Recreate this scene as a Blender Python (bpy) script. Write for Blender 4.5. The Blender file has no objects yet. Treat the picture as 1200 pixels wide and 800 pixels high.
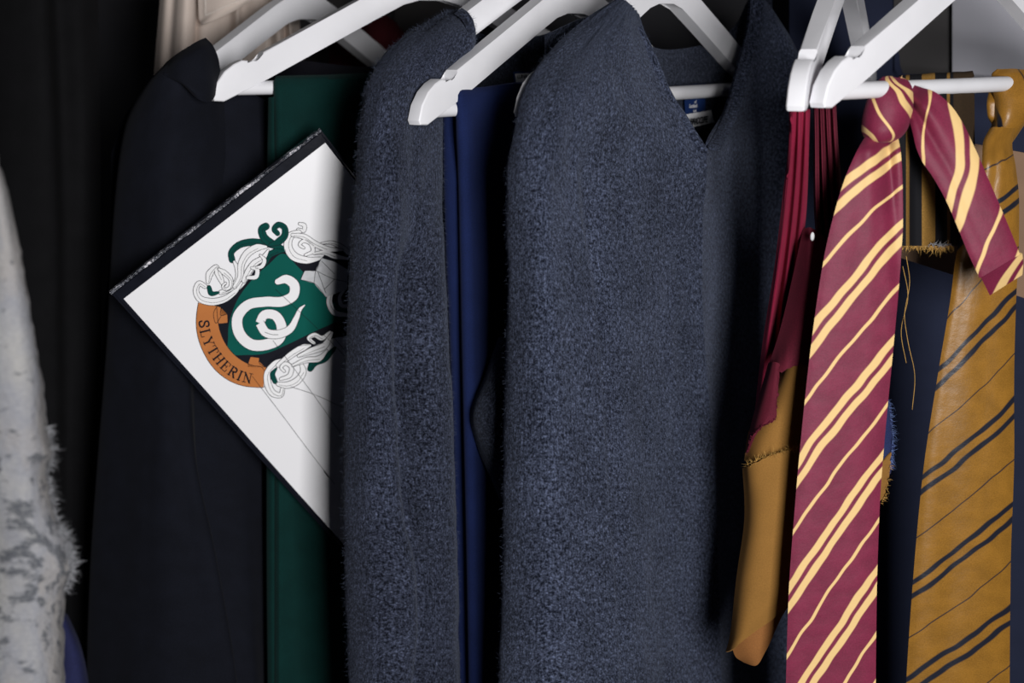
import bpy, bmesh, math, random
import numpy as np
from mathutils import Vector, noise as mnoise

random.seed(7)
rng = np.random.default_rng(7)
scene = bpy.context.scene
COL = scene.collection

# ------------------------------------------------------------------ camera
F = 50.0 / 36.0 * 1200.0
PITCH = math.radians(12.0)
CAM = np.array([0.0, 0.0, 1.70])
FWD = np.array([0, math.cos(PITCH), -math.sin(PITCH)])
UPV = np.array([0, math.sin(PITCH), math.cos(PITCH)])

cd = bpy.data.cameras.new('camera')
cam = bpy.data.objects.new('camera', cd)
COL.objects.link(cam)
cam.location = CAM
cam.rotation_euler = (math.radians(90) - PITCH, 0, 0)
cd.lens = 50
cd.sensor_width = 36
cd.clip_start = 0.05
cd.dof.use_dof = True
cd.dof.focus_distance = 1.19
cd.dof.aperture_fstop = 5.0
scene.camera = cam


def ray(px, py):
    return FWD + np.array([1.0, 0, 0]) * ((px - 600) / F) + UPV * ((400 - py) / F)


def P(px, py, Y):
    """point of the room seen at photo pixel (px, py) on the vertical plane y = Y"""
    d = ray(px, py)
    return CAM + d * (Y / d[1])


# ------------------------------------------------------------------ helpers
def link(name, me, mat=None, parent=None):
    o = bpy.data.objects.new(name, me)
    COL.objects.link(o)
    if mat is not None:
        for m in (mat if isinstance(mat, (list, tuple)) else [mat]):
            me.materials.append(m)
    if parent is not None:
        o.parent = parent
    return o


def tag(o, label, cat, group=None):
    o['label'] = label
    o['category'] = cat
    if group:
        o['group'] = group
    return o


def empty(name, label, cat, group=None):
    o = bpy.data.objects.new(name, None)
    COL.objects.link(o)
    o.empty_display_size = 0.05
    return tag(o, label, cat, group)


def structure(o):
    o['kind'] = 'structure'
    return o


def mesh_from(name, verts, faces, mat=None, parent=None, smooth=True, uvs=None, uv2=None):
    me = bpy.data.meshes.new(name)
    me.from_pydata([tuple(v) for v in verts], [], [tuple(f) for f in faces])
    if uvs is not None:
        idx = np.zeros(len(me.loops), dtype=np.int32)
        me.loops.foreach_get('vertex_index', idx)
        l = me.uv_layers.new(name='UVMap')
        l.data.foreach_set('uv', np.asarray(uvs)[idx].astype(np.float32).ravel())
        if uv2 is not None:
            l2 = me.uv_layers.new(name='phase')
            l2.data.foreach_set('uv', np.asarray(uv2)[idx].astype(np.float32).ravel())
    if smooth:
        me.polygons.foreach_set('use_smooth', [True] * len(me.polygons))
    me.update()
    return link(name, me, mat, parent)


def bm_obj(name, bm, mat=None, parent=None, smooth=False):
    me = bpy.data.meshes.new(name)
    bmesh.ops.recalc_face_normals(bm, faces=bm.faces)
    bm.to_mesh(me)
    bm.free()
    if smooth:
        me.polygons.foreach_set('use_smooth', [True] * len(me.polygons))
    return link(name, me, mat, parent)


def cubic(t, y, tq, mono):
    """1-D hermite interpolation of rows y (m, k) at parameters t"""
    t = np.asarray(t, float)
    y = np.asarray(y, float)
    h = np.diff(t)
    h = np.where(h < 1e-9, 1e-9, h)
    d = np.diff(y, axis=0) / h[:, None]
    m = np.zeros_like(y)
    if len(t) == 2:
        m[:] = d[0]
    else:
        if mono:
            w1 = (2 * h[1:] + h[:-1])[:, None]
            w2 = (h[1:] + 2 * h[:-1])[:, None]
            with np.errstate(divide='ignore', invalid='ignore'):
                mm = (w1 + w2) / (w1 / d[:-1] + w2 / d[1:])
            mm = np.where(d[:-1] * d[1:] > 0, mm, 0)
            m[1:-1] = np.nan_to_num(mm)
        else:
            m[1:-1] = (d[:-1] * h[1:, None] + d[1:] * h[:-1, None]) / (h[:-1] + h[1:])[:, None]
        m[0] = d[0]
        m[-1] = d[-1]
    i = np.clip(np.searchsorted(t, tq, side='right') - 1, 0, len(t) - 2)
    s = ((tq - t[i]) / h[i])[:, None]
    hh = h[i][:, None]
    return ((2 * s**3 - 3 * s**2 + 1) * y[i] + (s**3 - 2 * s**2 + s) * hh * m[i]
            + (-2 * s**3 + 3 * s**2) * y[i + 1] + (s**3 - s**2) * hh * m[i + 1])


def nz(x, y, z=0.0):
    return mnoise.noise(Vector((x, y, z)))


def grid_points(rows, nu, nv, mono_u=False):
    """rows[m][k] = (px, py, Y[, extra...]) -> dense grid (nv, nu, c) still in photo/depth units"""
    A = np.array(rows, float)
    m, k, c = A.shape
    scale = np.array([1, 1, 700.0] + [0] * (c - 3))
    du = np.sqrt((((A[:, 1:] - A[:, :-1]) * scale)**2).sum(2)).mean(0)
    tu = np.concatenate([[0], np.cumsum(np.maximum(du, 1))])
    dv = np.sqrt((((A[1:] - A[:-1]) * scale)**2).sum(2)).mean(1)
    tv = np.concatenate([[0], np.cumsum(np.maximum(dv, 1))])
    uq = np.linspace(0, tu[-1], nu)
    vq = np.linspace(0, tv[-1], nv)
    B = np.stack([cubic(tu, A[i], uq, mono_u) for i in range(m)])      # m, nu, c
    Cg = cubic(tv, B.reshape(m, -1), vq, True).reshape(nv, nu, c)
    return Cg


def world_grid(G):
    nv, nu, _ = G.shape
    d = (FWD[None, None] + ((G[..., 0:1] - 600) / F) * np.array([1.0, 0, 0])
         + ((400 - G[..., 1:2]) / F) * UPV)
    return CAM + d * (G[..., 2:3] / d[..., 1:2])


def grid_normals(W):
    tu = np.gradient(W, axis=1)
    tv = np.gradient(W, axis=0)
    n = np.cross(tv, tu)
    n /= np.linalg.norm(n, axis=2, keepdims=True) + 1e-12
    # towards the room side (the camera)
    s = np.sign((n * (CAM - W)).sum(2).mean())
    return n * (s if s != 0 else 1)


def grid_uv(W):
    du = np.linalg.norm(np.diff(W, axis=1), axis=2).mean(0)
    dv = np.linalg.norm(np.diff(W, axis=0), axis=2).mean(1)
    u = np.concatenate([[0], np.cumsum(du)])
    v = np.concatenate([[0], np.cumsum(dv)])
    U, V = np.meshgrid(u, v)
    return np.stack([U, V], 2)


def rumple(W, amp, fu, fv, seed=0, fade=None):
    """displace a cloth along its normal with noise; fu, fv are cycles per metre"""
    n = grid_normals(W)
    uv = grid_uv(W)
    out = W.copy()
    for i in range(W.shape[0]):
        for j in range(W.shape[1]):
            a = amp * nz(uv[i, j, 0] * fu + seed, uv[i, j, 1] * fv - seed, seed * 1.7)
            if fade is not None:
                a *= fade(i / (W.shape[0] - 1), j / (W.shape[1] - 1))
            out[i, j] += n[i, j] * a
    return out


def sheet(name, W, mat, parent=None, thick=0.002, phase=None, uv_off=(0, 0), keep=None):
    """one cloth sheet as one mesh: front grid, back grid, rim"""
    nv, nu, _ = W.shape
    n = grid_normals(W)
    uv = grid_uv(W) + np.array(uv_off)
    front = W.reshape(-1, 3)
    back = (W - n * thick).reshape(-1, 3)
    V = np.concatenate([front, back])
    N = nv * nu
    I = np.arange(N).reshape(nv, nu)
    a, b, c, d = I[:-1, :-1].ravel(), I[:-1, 1:].ravel(), I[1:, 1:].ravel(), I[1:, :-1].ravel()
    Fq = [(a, b, c, d), (d + N, c + N, b + N, a + N)]
    faces = [tuple(x) for q in Fq for x in zip(*q)]
    rim = list(I[0, :]) + list(I[1:, -1]) + list(I[-1, -2::-1]) + list(I[-2:0:-1, 0])
    for i in range(len(rim)):
        p, q = rim[i], rim[(i + 1) % len(rim)]
        faces.append((q, p, p + N, q + N))
    uvs = np.concatenate([uv.reshape(-1, 2)] * 2)
    u2 = None
    if phase is not None:
        ph = phase.reshape(-1, 1)
        u2 = np.concatenate([np.concatenate([ph, uv.reshape(-1, 2)[:, :1]], 1)] * 2)
    o = mesh_from(name, V, faces, mat, parent, True, uvs, u2)
    bm = bmesh.new()
    bm.from_mesh(o.data)
    bmesh.ops.recalc_face_normals(bm, faces=bm.faces)
    for e in bm.edges:
        if e.calc_face_angle(0) > 1.0:
            e.smooth = False
    bm.to_mesh(o.data)
    bm.free()
    return o


def cloth(name, rows, mat, parent=None, nu=60, nv=110, amp=0.0, fu=10, fv=3, seed=0, thick=0.002,
          rag=None, fade=None, mono_u=False, fine=0.0):
    G = grid_points(rows, nu, nv, mono_u)
    if rag:
        for side, a, f in rag:
            for i in range(nv):
                for j in range(nu):
                    if side in 'LR':
                        t = j / (nu - 1) if side == 'L' else 1 - j / (nu - 1)
                        w = max(0, 1 - t * 5)
                        if w:
                            q = G[i, j, 1]
                            G[i, j, 0] += w * a * (nz(q * f, 3.1 + seed) + 0.6 * nz(q * f * 3.7, 9.1 + seed))
                    else:
                        t = i / (nv - 1) if side == 'T' else 1 - i / (nv - 1)
                        w = max(0, 1 - t * 5)
                        if w:
                            q = G[i, j, 0]
                            G[i, j, 1] += w * a * (nz(q * f, 5.1 + seed) + 0.6 * nz(q * f * 3.7, 2.1 + seed))
    W = world_grid(G[..., :3])
    if amp:
        W = rumple(W, amp, fu, fv, seed, fade)
    if fine:
        W = rumple(W, fine, 60, 45, seed + 5)
    ph = G[..., 3] if G.shape[2] > 3 else None
    return sheet(name, W, mat, parent, thick, ph), W


def strands(name, pts, dirs, length, width, mat, parent, curl=0.5):
    """loose fibres: each a bent sliver of two segments, all in one 'stuff' part"""
    V, Fc = [], []
    for p, d in zip(pts, dirs):
        l = length * (0.4 + rng.random())
        d = d / (np.linalg.norm(d) + 1e-9)
        side = np.cross(d, rng.normal(size=3))
        side /= np.linalg.norm(side) + 1e-9
        d2 = d + curl * rng.normal(size=3)
        d2 /= np.linalg.norm(d2) + 1e-9
        m = p + d * l * 0.5
        e = m + d2 * l * 0.5
        b = len(V)
        V += [p - side * width / 2, p + side * width / 2, m + side * width * .4, m - side * width * .4, e]
        Fc += [(b, b + 1, b + 2, b + 3), (b + 3, b + 2, b + 4)]
    o = mesh_from(name, V, Fc, mat, parent, False)
    o['kind'] = 'stuff'
    return o


def fuzz(W, n, length, mat, parent, width=0.00018, name='wool_fuzz'):
    nv, nu, _ = W.shape
    N = grid_normals(W)
    i = rng.integers(0, nv - 1, n)
    j = rng.integers(0, nu - 1, n)
    a, b = rng.random((n, 1)), rng.random((n, 1))
    p = W[i, j] * (1 - a) * (1 - b) + W[i + 1, j] * a * (1 - b) + W[i, j + 1] * (1 - a) * b + W[i + 1, j + 1] * a * b
    d = N[i, j] * 0.7 + rng.normal(size=(n, 3)) * 0.6 + np.array([0, 0, -0.25])
    return strands(name, p, d, length, width, mat, parent, 0.7)


def tube(name, pts, radius, mat, parent=None, segs=12, sub=1, closed=False):
    """solid round tube along a polyline (numpy points)"""
    pts = np.asarray(pts, float)
    if sub > 1:
        t = np.concatenate([[0], np.cumsum(np.linalg.norm(np.diff(pts, axis=0), axis=1))])
        pts = cubic(t, pts, np.linspace(0, t[-1], sub * (len(pts) - 1) + 1), False)
    R = np.broadcast_to(np.asarray(radius, float), (len(pts),)) if np.ndim(radius) == 0 else np.interp(
        np.linspace(0, 1, len(pts)), np.linspace(0, 1, len(radius)), radius)
    T = np.gradient(pts, axis=0)
    V, Fc = [], []
    ref = np.array([0.13, 0.2, 0.97])
    for p, t, r in zip(pts, T, R):
        t = t / (np.linalg.norm(t) + 1e-9)
        a = np.cross(t, ref)
        if np.linalg.norm(a) < 1e-3:
            a = np.cross(t, [1, 0, 0])
        a /= np.linalg.norm(a)
        b = np.cross(t, a)
        for k in range(segs):
            an = 2 * math.pi * k / segs
            V.append(p + r * (math.cos(an) * a + math.sin(an) * b))
    n = len(pts)
    for i in range(n - 1):
        for k in range(segs):
            k2 = (k + 1) % segs
            Fc.append((i * segs + k, i * segs + k2, (i + 1) * segs + k2, (i + 1) * segs + k))
    Fc.append(tuple(range(segs))[::-1])
    Fc.append(tuple((n - 1) * segs + k for k in range(segs)))
    return mesh_from(name, V, Fc, mat, parent, True)


# ------------------------------------------------------------------ materials
def nodes(name):
    m = bpy.data.materials.new(name)
    m.use_nodes = True
    nt = m.node_tree
    return m, nt, nt.nodes['Principled BSDF']


def N(nt, kind, **kw):
    n = nt.nodes.new(kind)
    for k, v in kw.items():
        if k in n.bl_rna.properties:
            setattr(n, k, v)
        else:
            n.inputs[k].default_value = v
    return n


def math_n(nt, op, a, b=None, c=None):
    n = nt.nodes.new('ShaderNodeMath')
    n.operation = op
    for i, v in enumerate((a, b, c)):
        if v is None:
            continue
        if hasattr(v, 'is_linked'):
            nt.links.new(v, n.inputs[i])
        else:
            n.inputs[i].default_value = v
    return n.outputs[0]


def ramp(nt, fac, stops):
    r = nt.nodes.new('ShaderNodeValToRGB')
    while len(r.color_ramp.elements) < len(stops):
        r.color_ramp.elements.new(0.5)
    for e, (p, c) in zip(r.color_ramp.elements, stops):
        e.position = p
        e.color = (*c, 1)
    nt.links.new(fac, r.inputs[0])
    return r.outputs[0]


def mix(nt, fac, a, b, blend='MIX'):
    n = nt.nodes.new('ShaderNodeMix')
    n.data_type = 'RGBA'
    n.blend_type = blend
    for sock, v in ((n.inputs[0], fac), (n.inputs[6], a), (n.inputs[7], b)):
        if hasattr(v, 'is_linked'):
            nt.links.new(v, sock)
        elif isinstance(v, tuple):
            sock.default_value = (*v, 1)
        else:
            sock.default_value = v
    return n.outputs[2]


def bump(nt, bsdf, height, strength, dist=0.001, chain=None):
    b = nt.nodes.new('ShaderNodeBump')
    b.inputs['Strength'].default_value = strength
    b.inputs['Distance'].default_value = dist
    nt.links.new(height, b.inputs['Height'])
    if chain:
        nt.links.new(chain, b.inputs['Normal'])
    nt.links.new(b.outputs[0], bsdf.inputs['Normal'])
    return b.outputs[0]


def uvmap(nt, name='UVMap', scale=(1, 1, 1)):
    u = nt.nodes.new('ShaderNodeUVMap')
    u.uv_map = name
    m = nt.nodes.new('ShaderNodeMapping')
    m.inputs['Scale'].default_value = scale
    nt.links.new(u.outputs[0], m.inputs['Vector'])
    return m.outputs[0]


def noise_n(nt, vec, scale, detail=2.0, rough=0.5):
    n = nt.nodes.new('ShaderNodeTexNoise')
    n.inputs['Scale'].default_value = scale
    n.inputs['Detail'].default_value = detail
    n.inputs['Roughness'].default_value = rough
    if vec is not None:
        nt.links.new(vec, n.inputs['Vector'])
    return n.outputs['Fac']


def objco(nt):
    return nt.nodes.new('ShaderNodeTexCoord').outputs['Object']


def plain(name, color, rough=0.6, var=0.1, scale=60, bump_s=0.1, spec=0.4, coat=0.0):
    m, nt, b = nodes(name)
    v = objco(nt)
    f = noise_n(nt, v, scale, 3)
    lo = tuple(c * (1 - var) for c in color)
    hi = tuple(min(1, c * (1 + var)) for c in color)
    nt.links.new(ramp(nt, f, [(0.3, lo), (0.7, hi)]), b.inputs['Base Color'])
    b.inputs['Roughness'].default_value = rough
    b.inputs['Specular IOR Level'].default_value = spec
    b.inputs['Coat Weight'].default_value = coat
    if bump_s:
        bump(nt, b, noise_n(nt, v, scale * 4, 3), bump_s, 0.0008)
    return m


def knit(name, dark, lite, warm=0.0):
    """heathered wool knit: speckled yarn and fine vertical wales"""
    m, nt, b = nodes(name)
    uv = uvmap(nt, scale=(1, 0.75, 1))
    n1 = noise_n(nt, uv, 640, 3, 0.75)
    n2 = noise_n(nt, uv, 300, 2, 0.6)
    n3 = noise_n(nt, uv, 24, 2, 0.5)
    fine = math_n(nt, 'ADD', math_n(nt, 'MULTIPLY', n1, 0.66), math_n(nt, 'MULTIPLY', n2, 0.42))
    fine = math_n(nt, 'ADD', fine, math_n(nt, 'MULTIPLY', n3, 0.12))
    mid = tuple((a + c) / 2 for a, c in zip(dark, lite))
    c1 = ramp(nt, fine, [(0.51, dark), (0.60, mid), (0.67, lite), (0.76, tuple(min(1, c * 2.0) for c in lite))])
    w = nt.nodes.new('ShaderNodeTexWave')
    w.wave_type = 'BANDS'
    w.bands_direction = 'X'
    w.inputs['Scale'].default_value = 120
    w.inputs['Distortion'].default_value = 1.2
    w.inputs['Detail'].default_value = 2
    w.inputs['Detail Scale'].default_value = 6
    nt.links.new(uv, w.inputs['Vector'])
    c2 = mix(nt, math_n(nt, 'MULTIPLY', w.outputs['Fac'], 0.16), c1, dark)
    nt.links.new(c2, b.inputs['Base Color'])
    b.inputs['Roughness'].default_value = 0.95
    b.inputs['Specular IOR Level'].default_value = 0.08
    b.inputs['Sheen Weight'].default_value = 0.10
    b.inputs['Sheen Roughness'].default_value = 0.5
    b.inputs['Sheen Tint'].default_value = (0.6, 0.68, 0.9, 1)
    h = math_n(nt, 'ADD', math_n(nt, 'MULTIPLY', w.outputs['Fac'], 0.22), n1)
    bump(nt, b, h, 0.7, 0.0012)
    return m


def woven(name, color, rough=0.85, var=0.18, sheen=0.2, fold=0.0, spec=0.15, speck=900):
    m, nt, b = nodes(name)
    uv = uvmap(nt)
    n1 = noise_n(nt, uv, speck, 2, 0.6)
    n2 = noise_n(nt, uv, 40, 3, 0.5)
    lo = tuple(c * (1 - var) for c in color)
    hi = tuple(min(1, c * (1 + var)) for c in color)
    f = math_n(nt, 'ADD', math_n(nt, 'MULTIPLY', n1, 0.65), math_n(nt, 'MULTIPLY', n2, 0.35))
    nt.links.new(ramp(nt, f, [(0.35, lo), (0.65, hi)]), b.inputs['Base Color'])
    b.inputs['Roughness'].default_value = rough
    b.inputs['Specular IOR Level'].default_value = spec
    b.inputs['Sheen Weight'].default_value = sheen
    b.inputs['Sheen Tint'].default_value = (*[min(1, c * 3 + 0.1) for c in color], 1)
    bump(nt, b, n1, 0.25, 0.0006)
    return m


def band(nt, fr, centre, half, soft):
    """1 inside |fr - centre| < half on the unit circle"""
    d = math_n(nt, 'ABSOLUTE', math_n(nt, 'SUBTRACT', fr, centre))
    d = math_n(nt, 'MINIMUM', d, math_n(nt, 'SUBTRACT', 1.0, d))
    mr = nt.nodes.new('ShaderNodeMapRange')
    mr.inputs['From Min'].default_value = half + soft
    mr.inputs['From Max'].default_value = half - soft
    nt.links.new(d, mr.inputs['Value'])
    return mr.outputs[0]


def tie_mat(name, base, stripe, dbl, half, thin_c, thin_half, rough, sheen_c):
    m, nt, b = nodes(name)
    ph = nt.nodes.new('ShaderNodeUVMap')
    ph.uv_map = 'phase'
    sx = nt.nodes.new('ShaderNodeSeparateXYZ')
    nt.links.new(ph.outputs[0], sx.inputs[0])
    uv = uvmap(nt)
    wob = math_n(nt, 'MULTIPLY', math_n(nt, 'SUBTRACT', noise_n(nt, uv, 30, 1), 0.5), 0.10)
    fr = math_n(nt, 'FRACT', math_n(nt, 'ADD', math_n(nt, 'ADD', sx.outputs[0], wob), 20.0))
    s = math_n(nt, 'MAXIMUM', band(nt, fr, dbl, half, 0.008), band(nt, fr, 1 - dbl, half, 0.008))
    s = math_n(nt, 'MAXIMUM', s, band(nt, fr, thin_c, thin_half, 0.006))
    n1 = noise_n(nt, uv, 900, 2)
    n2 = noise_n(nt, uv, 55, 3)
    lo = tuple(c * 0.82 for c in base)
    hi = tuple(c * 1.18 for c in base)
    basec = ramp(nt, math_n(nt, 'ADD', math_n(nt, 'MULTIPLY', n1, .5), math_n(nt, 'MULTIPLY', n2, .5)), [(0.38, lo), (0.62, hi)])
    nt.links.new(mix(nt, s, basec, stripe), b.inputs['Base Color'])
    b.inputs['Roughness'].default_value = rough
    b.inputs['Specular IOR Level'].default_value = 0.35
    b.inputs['Sheen Weight'].default_value = 0.10
    b.inputs['Sheen Tint'].default_value = (*sheen_c, 1)
    h = bump(nt, b, n1, 0.15, 0.0005)
    bump(nt, b, n2, 0.25, 0.003, h)
    return m


M = {}
M['white_paint'] = plain('white lacquer', (0.80, 0.80, 0.83), 0.38, 0.03, 30, 0.03, 0.45)
M['steel'] = plain('brushed steel', (0.5, 0.5, 0.52), 0.25, 0.05, 80, 0.02, 0.6)
M['steel'].node_tree.nodes['Principled BSDF'].inputs['Metallic'].default_value = 1
M['knit_a'] = knit('grey blue heather knit', (0.0035, 0.0042, 0.0080), (0.047, 0.056, 0.090))
M['knit_b'] = knit('slate heather knit', (0.0040, 0.0052, 0.0105), (0.062, 0.075, 0.120))
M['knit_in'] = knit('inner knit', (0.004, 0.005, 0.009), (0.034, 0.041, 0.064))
M['black_wool'] = woven('black wool', (0.0045, 0.0054, 0.0098), 0.9, 0.35, 0.10)
M['black_lining'] = woven('black lining', (0.006, 0.006, 0.010), 0.8, 0.3, 0.03)
M['charcoal'] = woven('charcoal cloth', (0.0042, 0.0042, 0.005), 0.9, 0.3, 0.0)
M['green'] = woven('bottle green felt', (0.0018, 0.022, 0.020), 0.95, 0.25, 0.15)
M['blue'] = woven('royal blue felt', (0.007, 0.014, 0.060), 0.95, 0.2, 0.15)
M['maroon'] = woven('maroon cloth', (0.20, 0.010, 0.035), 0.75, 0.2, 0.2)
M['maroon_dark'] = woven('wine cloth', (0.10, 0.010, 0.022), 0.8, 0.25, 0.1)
M['ochre'] = woven('ochre cloth', (0.24, 0.118, 0.028), 0.9, 0.14, 0.1)
M['ochre_dark'] = woven('ochre underside', (0.24, 0.10, 0.03), 0.9, 0.15, 0.0)
M['navy'] = woven('navy cloth', (0.017, 0.0215, 0.044), 0.9, 0.12, 0.05)
M['navy_dark'] = woven('deep navy cloth', (0.010, 0.013, 0.030), 0.9, 0.2, 0.0)
M['denim'] = woven('blue frayed cloth', (0.018, 0.027, 0.085), 0.9, 0.4, 0.1)
M['lining'] = woven('deep blue lining', (0.010, 0.012, 0.042), 0.9, 0.4, 0.05)
M['beige'] = woven('beige cotton', (0.60, 0.51, 0.45), 0.9, 0.06, 0.05)
M['cream_thread'] = plain('cream thread', (0.75, 0.70, 0.64), 0.9, 0.05, 50, 0)
M['dark_red'] = woven('dark red cloth', (0.06, 0.008, 0.012), 0.9, 0.25, 0.0)
M['wool_fibre'] = plain('wool fibre', (0.055, 0.066, 0.098), 0.9, 0.2, 40, 0, 0.1)
M['gold_thread'] = plain('gold thread', (0.45, 0.26, 0.07), 0.7, 0.2, 40, 0, 0.2)
M['blue_thread'] = plain('blue thread', (0.10, 0.15, 0.32), 0.8, 0.3, 60, 0, 0.2)
M['grey_thread'] = plain('grey thread', (0.24, 0.245, 0.26), 0.9, 0.2, 60, 0, 0.1)
M['cardboard'] = plain('brown cardboard', (0.20, 0.125, 0.080), 0.85, 0.08, 40, 0.1, 0.2)
M['closet_dark'] = plain('dark closet board', (0.035, 0.035, 0.040), 0.75, 0.1, 15, 0.05, 0.2)
M['panel_dark'] = plain('dark grey laminate', (0.050, 0.047, 0.048), 0.6, 0.1, 20, 0.02, 0.3)
M['panel_grey'] = plain('pale grey laminate', (0.36, 0.36, 0.40), 0.65, 0.05, 8, 0.02, 0.3)
M['ceiling'] = plain('closet top board', (0.05, 0.05, 0.055), 0.8, 0.05, 15, 0, 0.2)
M['binder_black'] = plain('glossy black board', (0.008, 0.009, 0.014), 0.12, 0.2, 60, 0.05, 0.6, 0.6)
M['paper'] = plain('coated white sheet', (0.82, 0.82, 0.84), 0.32, 0.015, 10, 0.0, 0.4, 0.15)
M['ink_black'] = plain('black ink', (0.010, 0.011, 0.016), 0.8, 0.1, 60, 0, 0.06)
M['ink_green'] = plain('green ink', (0.004, 0.085, 0.068), 0.8, 0.06, 40, 0, 0.06)
M['ink_deep_green'] = plain('deep green ink', (0.003, 0.055, 0.046), 0.8, 0.06, 40, 0, 0.06)
M['ink_white'] = plain('white ink', (0.80, 0.80, 0.81), 0.8, 0.02, 40, 0, 0.06)
M['ink_grey'] = plain('pale grey ink', (0.55, 0.56, 0.58), 0.8, 0.10, 200, 0, 0.06)
M['ink_brown'] = plain('brown ink', (0.46, 0.165, 0.050), 0.8, 0.05, 60, 0, 0.06)
M['tag_navy'] = woven('navy woven label', (0.010, 0.030, 0.12), 0.7, 0.1, 0.05)
M['tag_white'] = plain('white cotton tape', (0.88, 0.88, 0.90), 0.8, 0.05, 200, 0.1, 0.2)
M['tie_red'] = tie_mat('burgundy striped silk', (0.160, 0.0125, 0.041), (0.72, 0.49, 0.205), 0.083, 0.052, 0.48, 0.024, 0.6, (0.8, 0.3, 0.45))
M['tie_gold'] = tie_mat('gold striped satin', (0.245, 0.115, 0.016), (0.010, 0.012, 0.022), 0.078, 0.032, 0.5, 0.007, 0.38, (0.9, 0.6, 0.25))


def scarf_mat():
    m, nt, b = nodes('black scarf with gold stripes')
    uv = uvmap(nt)
    sx = nt.nodes.new('ShaderNodeSeparateXYZ')
    ph = nt.nodes.new('ShaderNodeUVMap')
    ph.uv_map = 'phase'
    nt.links.new(ph.outputs[0], sx.inputs[0])
    x = sx.outputs[0]

    def seg(c, h):
        d = math_n(nt, 'ABSOLUTE', math_n(nt, 'SUBTRACT', x, c))
        mr = nt.nodes.new('ShaderNodeMapRange')
        mr.inputs['From Min'].default_value = h + 0.4
        mr.inputs['From Max'].default_value = h - 0.4
        nt.links.new(d, mr.inputs['Value'])
        return mr.outputs[0]
    s = math_n(nt, 'MAXIMUM', seg(1064, 2.2), seg(1088, 7.5))
    s = math_n(nt, 'MAXIMUM', s, seg(1111.5, 1.6))
    s = math_n(nt, 'MAXIMUM', s, math_n(nt, 'MULTIPLY', seg(1130, 13), 0.14))
    n1 = noise_n(nt, uv, 800, 2)
    gold = ramp(nt, n1, [(0.3, (0.15, 0.08, 0.016)), (0.7, (0.26, 0.14, 0.034))])
    nt.links.new(mix(nt, s, (0.007, 0.007, 0.009), gold), b.inputs['Base Color'])
    b.inputs['Roughness'].default_value = 0.85
    b.inputs['Specular IOR Level'].default_value = 0.15
    bump(nt, b, n1, 0.3, 0.0006)
    return m


def rag_mat():
    m, nt, b = nodes('weathered grey rag')
    uv = uvmap(nt)
    uvs = uvmap(nt, scale=(1, 0.35, 1))
    n1 = noise_n(nt, uvs, 22, 5, 0.6)
    n2 = noise_n(nt, uv, 95, 3, 0.6)
    n3 = noise_n(nt, uv, 420, 2, 0.7)
    c = ramp(nt, n1, [(0.30, (0.15, 0.15, 0.155)), (0.46, (0.24, 0.23, 0.225)), (0.56, (0.20, 0.205, 0.225)), (0.70, (0.28, 0.275, 0.265))])
    sx = nt.nodes.new('ShaderNodeSeparateXYZ')
    nt.links.new(uv, sx.inputs[0])
    mr = nt.nodes.new('ShaderNodeMapRange')       # stains gather in a belt halfway down
    mr.inputs['From Min'].default_value = 0.10
    mr.inputs['From Max'].default_value = 0.0
    d = math_n(nt, 'ABSOLUTE', math_n(nt, 'SUBTRACT', sx.outputs[1], 0.55))
    nt.links.new(d, mr.inputs['Value'])
    st = math_n(nt, 'MULTIPLY', math_n(nt, 'ADD', math_n(nt, 'MULTIPLY', mr.outputs[0], 0.14), n2), 1.0)
    c = mix(nt, ramp(nt, st, [(0.60, (0, 0, 0)), (0.68, (.85, .85, .85))]), c, (0.05, 0.055, 0.065))
    c = mix(nt, ramp(nt, n3, [(0.45, (0, 0, 0)), (0.75, (.35, .35, .35))]), c, (0.34, 0.34, 0.34))
    nt.links.new(c, b.inputs['Base Color'])
    b.inputs['Roughness'].default_value = 0.95
    b.inputs['Specular IOR Level'].default_value = 0.1
    h = bump(nt, b, n2, 0.7, 0.003)
    bump(nt, b, n3, 0.4, 0.001, h)
    return m


M['scarf'] = scarf_mat()
M['rag'] = rag_mat()


def film_mat():
    m, nt, b = nodes('crinkled film edge with painted glints')
    v = objco(nt)
    mp = nt.nodes.new('ShaderNodeMapping')
    nt.links.new(v, mp.inputs['Vector'])
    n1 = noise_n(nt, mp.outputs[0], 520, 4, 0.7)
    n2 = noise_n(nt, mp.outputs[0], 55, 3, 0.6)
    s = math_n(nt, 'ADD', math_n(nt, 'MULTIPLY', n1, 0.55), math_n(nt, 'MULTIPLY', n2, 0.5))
    nt.links.new(ramp(nt, s, [(0.50, (0.012, 0.013, 0.02)), (0.57, (0.16, 0.17, 0.20)), (0.64, (0.9, 0.87, 0.92))]), b.inputs['Base Color'])  # glossy reflections of the film are painted as pale streaks in its colour
    b.inputs['Roughness'].default_value = 0.2
    b.inputs['Specular IOR Level'].default_value = 0.7
    bump(nt, b, n1, 0.8, 0.002)
    return m


M['film'] = film_mat()

# ------------------------------------------------------------------ the setting
RAIL_A, RAIL_B, RAIL_Z = 1.375, -0.505, 1.838       # the rail runs along y = A + B x
RD = np.array([1.0, RAIL_B, 0])
RD /= np.linalg.norm(RD)


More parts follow.
